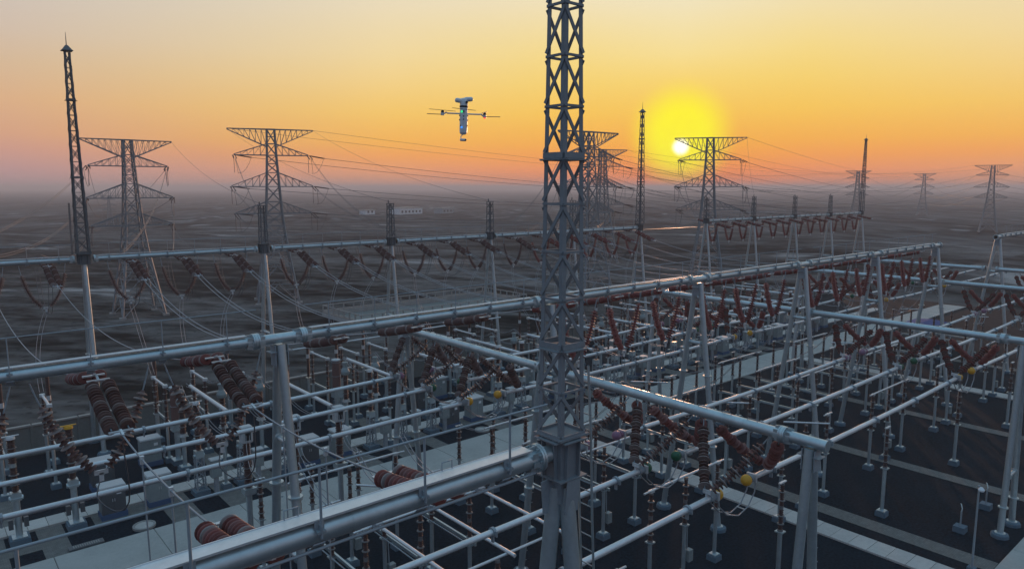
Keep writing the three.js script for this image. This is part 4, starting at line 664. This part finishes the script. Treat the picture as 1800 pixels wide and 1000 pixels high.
function makeFat(label, X, D) { const t = thing('coupling_capacitor', label, 'capacitor', [X, 0, -D]); block(new GB(), 0, 0, 0.9).build('footing', M.footing, t); pipeCol(new GB(), 0, 0, 2.5, 0.2).build('support_pipe', M.steel, t); new GB().box(0, 2.56, 0, 0.7, 0.5, 0.7).build('base_tank', M.steel, t); new GB().lathe([[0.24, 3.06], [0.32, 3.15], [0.33, 5.5], [0.3, 5.62]], 18).build('porcelain_jacket', M.porcelain, t); rings(new GB(), 0, [3.14, 4.3, 5.45], 0, 0.35, 0.03, 18).build('jacket_bands', M.dull, t); new GB().lathe([[0.36, 5.6], [0.36, 5.68], [0.1, 5.74], [0.001, 5.78]], 18).build('cap', M.lid, t); return t; }
function makeLD(label, X, D) { const t = thing('line_disconnector', label, 'disconnector', [X, 0, -D]); for (const z of [-1.4, 1.4]) column(t, 0, z, 2.9, 5.5); new GB().tube(V(0, 5.68, -1.5), V(0, 5.68, 1.6), 0.085, 0.085, 12).build('switch_arm', M.alu, t); new GB().bar(V(0.16, 2.95, -1.6), V(0.16, 2.95, 1.6), 0.1, 0.16).build('base_channel', M.steel, t); for (const z of [-1.5, 1.5]) new GB().box(0, 5.58, z, 0.3, 0.2, 0.26).build('contact', M.alu, t); return t; }
function makeArr(label, X, D, yellow) { const t = thing('surge_arrester', label, 'surge arrester', [X, 0, -D]); block(new GB(), 0, 0, 0.7).build('footing', M.footing, t); pipeCol(new GB(), 0, 0, 2.9, 0.11).build('support_pipe', M.steel, t); shedStack(new GB(), 0, 3.0, 4.75, 0, 0.1, 0.155, 16, 10).build('lower_section', M.post, t); shedStack(new GB(), 0, 5.05, 6.9, 0, 0.1, 0.155, 16, 10).build('upper_section', M.post, t); new GB().tube(V(0, 4.72, 0), V(0, 5.08, 0), 0.15, 0.15, 12).build('middle_collar', M.alu, t); const c = new GB(); if (yellow) for (const s of [-0.16, 0.16]) c.ball(V(s, 7.06, 0), 0.17, 12); else c.tube(V(0, 6.88, 0), V(0, 7.05, 0), 0.13, 0.13, 10).bar(V(-0.2, 7.08, 0), V(0.2, 7.08, 0), 0.08, 0.04); c.build(yellow ? 'top_balls' : 'top_cap', yellow ? M.yellow : M.alu, t); return t; }
function makePost(label, X, D) { const t = thing('support_insulator', label, 'insulator', [X, 0, -D]); column(t, 0, 0, 2.9, 5.0, { r: 0.09 }); new GB().bar(V(-0.25, 5.1, 0), V(0.25, 5.1, 0), 0.1, 0.05).build('wire_clamp', M.alu, t); return t; }
for (let k = 0; k < 8; k++) for (let j = 0; j < 3; j++) {
  const X = bayC(k) + (j - 1) * 2.75, n = `${ORD[k * 3 + j]} from the left`;
  if (k === 1) place('ct', makeCT, `current transformer with pale box head, on pipe in front of road, ${n}`, X, 37.75);
  place(k === 0 ? 'cby' + (j > 1) : 'cb', (l, x, d) => makeCB(l, x, d, k === 0, j > 1), `circuit breaker on ${k === 0 ? (j > 1 ? 'thick pipe with yellow cap' : 'thick pipe with grey cap') : 'lattice stand'} beside the cable trench, ${n}`, X, 46.5);
  if (k) place('box', makeBox, `grey control box on a post beside the breaker, ${n}`, X + 0.75, 45.7);
  if (k) place('vt', makeVT, `voltage transformer with pale bulbous head behind the cable trench, ${n}`, X + 0.4, 51.2);
  place('ld', makeLD, `line disconnector with pale arm pointing at the wall, ${n}`, X, 55.0);
  place(j === 1 && k > 0 ? 'arry' : 'arr', (l, x, d) => makeArr(l, x, d, j === 1 && k > 0), `tall surge arrester ${j === 1 && k > 0 ? 'topped by two yellow balls' : 'with plain cap'} near wall, ${n}`, X + 0.6, 58.6);
  if (k) place('post', makePost, `thin support insulator for wires in front of road, ${n}`, X - 0.6, 34.4);
  if (!k) continue;
  const far = k > 1, z = (x, h, d) => P(x, h, d), tw = (l) => [off(l, V(-0.1, 0, 0.02)), off(l, V(0.1, 0, -0.02))];
  if (!far) wires('jumper', `twin wires over the road from breaker to current transformer, ${n}`, tw(sagged(z(X, 6.2, 46.4), z(X, 6.5, 38.0), 1.0, 10)), 0.014, M.wire, null, 'jumper wire');
  if (!far) wires('jumper', `twin wires from current transformer to thin support insulator, ${n}`, tw(bez(z(X, 6.4, 37.5), z(X - 0.5, 4.7, 36.2), z(X - 0.6, 5.15, 34.4), 8)), 0.014, M.wire, null, 'jumper wire');
  wires('jumper', `twin wires from thin support insulator into the left yard, ${n}`, tw(bez(z(X - 0.6, 5.15, 34.4), z(X + 0.4, 4.5, 33.4), z(XC(k) + j * 2.75, 5.5, 32.1), 8)), 0.014, M.wire, null, 'jumper wire');
  wires('jumper', `twin jumper wires between breaker and voltage transformer, ${n}`, tw([...sagged(z(X, 6.2, 46.6), z(X + 0.4, 6.1, 51.1), 0.6, 6), ...sagged(z(X + 0.4, 6.1, 51.3), z(X, 5.7, 53.6), 0.3, 5)]), 0.014, M.wire, null, 'jumper wire');
}
for (let k = 0; k < 8; k++) {
  const c = bayC(k), n = ORD[k];
  if (k) place('fat', makeFat, `fat brown capacitor column behind the trench in the ${n} bay from the left`, c - 2.3, 52.9);
  makeCab(`dark fronted cabinet on blue plinth standing left in the ${n} cabinet pair`, c + 4.7, 46.7, true); makeCab(`pale grey cabinet on blue plinth standing right in the ${n} cabinet pair`, c + 7.3, 46.8, false);
  makeCab(`cabinet behind the cable trench in the ${n} bay from the left`, c + 5.1, 51.6, k % 2 === 0); if (k % 2 === 0) makeCab(`second cabinet behind the cable trench in the ${n} bay`, c + 8.6, 54.0, false);
  for (const [dx, d0, d1, w] of [[-1.2, 45.4, 53, 'through the middle'], [4.4, 42.0, 50.6, 'at the right side']]) {
    const t = thing('connection_pipe', `thick pale connection pipe ${w} of the ${n} line bay`, 'busbar', [c + dx, 0, -(d0 + d1) / 2]), L = (d1 - d0) / 2; if (k === 0) { scene.remove(t); continue; }
    new GB().tube(V(0, 5.5, L), V(0, 5.5, -L), 0.13, 0.13, 16).build('tube', M.alu, t); for (const s of [-1, 1]) { if (dx > 0 && s > 0) continue; column(t, 0, s * (L - 0.9), 2.9, 5.3); new GB().box(0, 5.34, s * (L - 0.9), 0.34, 0.1, 0.26).build('saddle', M.dull, t); } for (const s of [-1, 1]) { const g = new GB(); for (let q = 0; q < 4; q++) g.tube(V((q % 2 - 0.5) * 0.2, 5.42 + Math.floor(q / 2) * 0.16, -s * L), V((q % 2 - 0.5) * 0.26, 5.4 + Math.floor(q / 2) * 0.22, -s * (L + 0.45)), 0.02, 0.02, 6); g.build('end_fittings', M.wire, t); }
  }
}
// pipes across the yard below the front beam, fed by twin wires
for (let j = 0; j < 3; j++) {
  const X = XC(1) + j * 2.75, n = ['left', 'middle', 'right'][j], t = thing('connection_pipe', `slim pale pipe crossing under the front beam, the ${n} of three`, 'busbar', [X + 0.5, 5.55, 0]);
  new GB().tube(V(0, 0, -25.2), V(0, 0, -19.6), 0.075, 0.075, 12).build('tube', M.alu, t); new GB().box(0, -0.1, -25.3, 0.34, 0.24, 0.4).box(0.1, 0.05, -25.6, 0.2, 0.1, 0.5).build('clamp_block', M.dull, t);
  wires('dropper', `twin curved wires reaching the ${n} pipe under the front beam`, [-0.12, 0.12].map((q) => new THREE.CatmullRomCurve3([P(X + 0.5 + q, 5.6, 25.5), P(X + 0.35 + q, 5.35, 26.6), P(X + 0.1 + q, 5.25, 27.8), P(X - 0.3 + q, 5.9, 29.4), P(X - 0.5 + q, 7.0, 30.6)]).getPoints(18)), 0.026, M.wire);
}
for (const [xa, xb, D, w] of [[22.6, 34.6, 57.0, 'nearer'], [35.2, 47.5, 57.3, 'farther']]) {
  const t = thing('connection_pipe', `slim pale pipe on posts running along the wall, the ${w} to the left mast`, 'busbar', [(xa + xb) / 2, 0, -D]), L = (xb - xa) / 2;
  new GB().tube(V(-L, 6.05, 0), V(L, 6.05, 0), 0.07, 0.07, 12).build('tube', M.alu, t); for (const s of [-0.8, 0, 0.8]) { column(t, s * L, 0, 3.1, 5.85); new GB().box(s * L, 5.92, 0, 0.2, 0.08, 0.2).build('saddle', M.dull, t); }
}
// small things on the ground
{
  const t = thing('yard_lamp', 'thin lamp pole with small round lamp at the lower right edge', 'lamp post', [40.75, 0, -10.75]); new GB().tube(V(0, 0, 0), V(0, 4.6, 0), 0.06, 0.045, 10).build('pole', M.dull, t); new GB().tube(V(0, 4.5, 0), V(-0.3, 4.62, 0.18), 0.025, 0.025, 8).build('arm', M.dull, t); new GB().lathe([[0.001, 4.44], [0.13, 4.46], [0.15, 4.54], [0.06, 4.66], [0.001, 4.68]], 14, V(-0.36, 0, 0.2)).build('lamp_head', M.white, t); block(new GB(), 0, 0, 0.4, 0.15).build('footing', M.footing, t);
  for (const [X, D, w] of [[44.9, 12.6, 'nearer'], [49.4, 12.6, 'farther']]) { const s = thing('grounding_stub', `small bent pipe stub on a block in the right gravel, the ${w} of two`, 'pipe stub', [X, 0, -D]); block(new GB(), 0, 0, 0.62, 0.38).build('footing', M.footing, s); new GB().tube(V(0, 0.3, 0), V(0, 1.25, 0), 0.045, 0.045, 8).build('pipe', M.dull, s); new GB().path([V(0, 1.2, 0), V(0.02, 1.42, 0.02), V(0.2, 1.6, -0.1), V(0.34, 1.55, -0.16)], 0.03, 6).build('bent_head', M.steel, s); }
  for (const [X, D, n] of [[9.25, 43.9, 'left'], [34.6, 44.1, 'middle'], [59.4, 44, 'right']]) { const m = thing('manhole', `round pale manhole cover in gravel beside the road, the ${n} one`, 'manhole', [X, 0.02, -D]); new GB().lathe([[0.62, 0], [0.62, 0.14], [0.5, 0.15], [0.5, 0.1]], 24).build('ring', M.coping, m); new GB().lathe([[0.5, 0.02], [0.5, 0.11], [0.001, 0.115]], 24).build('cover', M.slab, m); }
  const g = thing('road_inlet', 'concrete road inlet notch with a comb edge at the lower left kerb', 'drain', [6.2, 0.1, -43.4]); new GB().box(0, 0, 0, 1.7, 0.1, 0.5).build('frame', M.cabinetDark, g); for (let k = 0; k < 12; k++) new GB().box(-0.6 + k * 0.11, 0.1, 0.02, 0.05, 0.03, 0.3).build('comb_bar', M.coping, g);
}
// ---------------------------------------------------------------- the drone
{
  const c = V(6.14, 20.69, -8.21), t = thing('drone', 'white stick-shaped drone hovering in the sky left of the foreground mast', 'drone', [c.x, c.y, c.z], 0), T = new THREE.Group(); t.rotation.y = YAW - Math.PI / 2 + 0.25; t.rotation.z = -0.03;
  const w = M.drone = new THREE.MeshPhysicalMaterial({ color: new THREE.Color().setRGB(0.78, 0.79, 0.8), roughness: 0.4, clearcoat: 0.3 });
  new GB().lathe([[0.001, -0.255], [0.035, -0.25], [0.052, -0.225], [0.055, -0.19], [0.055, 0.11], [0.055, 0.16], [0.057, 0.165]], 24).build('body', w, t);
  new GB().lathe([[0.058, 0.12], [0.06, 0.125], [0.06, 0.14], [0.058, 0.145]], 24).build('dark_band', M.black, t);
  const hd = new GB(); hd.lathe([[0.056, 0.15], [0.056, 0.2], [0.05, 0.235], [0.03, 0.25], [0.001, 0.252]], 20); hd.build('neck', w, t);
  for (const s of [-1, 1]) { const g = put('sensor_pod', new RoundedBoxGeometry(0.13, 0.062, 0.075, 4, 0.028), w, t); g.position.set(s * 0.062, 0.225 + s * 0.012, 0.0); g.rotation.z = 0.1 * s; }
  new GB().tube(V(0.03, 0.19, 0.052), V(0.03, 0.19, 0.068), 0.018, 0.018, 12).build('lens', M.black, t);
  for (const [x, y, z] of [[-0.01, 0.075, 0.055], [-0.01, 0.055, 0.055], [-0.01, -0.0, 0.055], [-0.01, -0.045, 0.055], [-0.045, -0.13, 0.036], [0.045, -0.13, 0.036]]) new GB().tube(V(x, y, z * 0.92), V(x, y, z * 1.06), 0.009, 0.009, 8).build('port', M.black, t);
  for (const s of [-1, 1]) {
    const a = new GB(); a.path([V(s * 0.05, 0.035, 0), V(s * 0.23, 0.035 + s * 0.004, 0), V(s * 0.25, 0.045, 0), V(s * 0.275, 0.02, 0)], 0.011, 6); a.build('arm', M.drone, t);
    const m = new GB(); m.tube(V(s * 0.3, 0.0, 0), V(s * 0.3, 0.035, 0), 0.024, 0.026, 14); const mo = m.build('motor', M.drone, t); new GB().tube(V(s * 0.3, 0.035, 0), V(s * 0.3, 0.065, 0), 0.024, 0.02, 14).build('rotor_hub', M.black, mo);
    const pr = new GB(); for (const q of [-1, 1]) { const f = s < 0 ? 0.5 : 1.9; pr.bar(V(s * 0.3, 0.07, 0), V(s * 0.3 + q * Math.cos(f) * 0.2, 0.07 - q * 0.014 * (s < 0 ? 1 : 2), q * Math.sin(f) * 0.16), 0.024, 0.004); } pr.build('upper_propeller', M.black, t);
    const lp = new GB(); lp.bar(V(s * 0.29, 0.012, 0), V(s * 0.52, 0.012 + 0.006 * s, 0.03), 0.014, 0.008); lp.build('lower_propeller', M.darkwire, t);
    const bl = new GB(); for (const q of [-1, 1]) bl.bar(V(s * 0.03, 0.1 + s * 0.03, -s * 0.26), V(s * 0.03 + q * 0.15, 0.1 + s * 0.03 - q * 0.008, -s * 0.26), 0.02, 0.004); bl.build('fore_aft_propeller', M.black, t); new GB().tube(V(s * 0.0, 0.09 + s * 0.02, -s * 0.05), V(s * 0.03, 0.09 + s * 0.03, -s * 0.26), 0.007, 0.007, 6).build('fore_aft_arm', M.drone, t);
    for (const y of [0.0, -0.06]) new GB().box(s * 0.056, y, 0, 0.012, 0.02, 0.03).build('side_clip', M.cabinetDark, t);
  }
  const led = (x, y, z, col, name) => new GB().ball(V(x, y, z), 0.014, 10).build(name, new THREE.MeshStandardMaterial({ color: 0x222222, emissive: new THREE.Color().setRGB(...col), emissiveIntensity: 1.3 }), t);
  led(-0.036, 0.06, 0.045, [0.03, 0.8, 0.25], 'green_light'); led(-0.034, -0.155, 0.046, [0.05, 0.3, 1], 'blue_light'); led(0.3, -0.004, 0.012, [0.9, 0.05, 0.08], 'red_light');
  new GB().path([V(-0.01, -0.25, 0), V(-0.035, -0.285, 0), V(-0.03, -0.31, 0)], 0.007, 6).build('camera_arm', M.drone, t); const cam = put('camera', new RoundedBoxGeometry(0.09, 0.036, 0.05, 3, 0.014), w, t); cam.position.set(0, -0.325, 0); new GB().tube(V(0.03, -0.325, 0.02), V(0.03, -0.325, 0.032), 0.012, 0.012, 10).build('camera_lens', M.black, cam); cam.children[0].position.y = 0.325;
}
renderer.render(scene, camera);
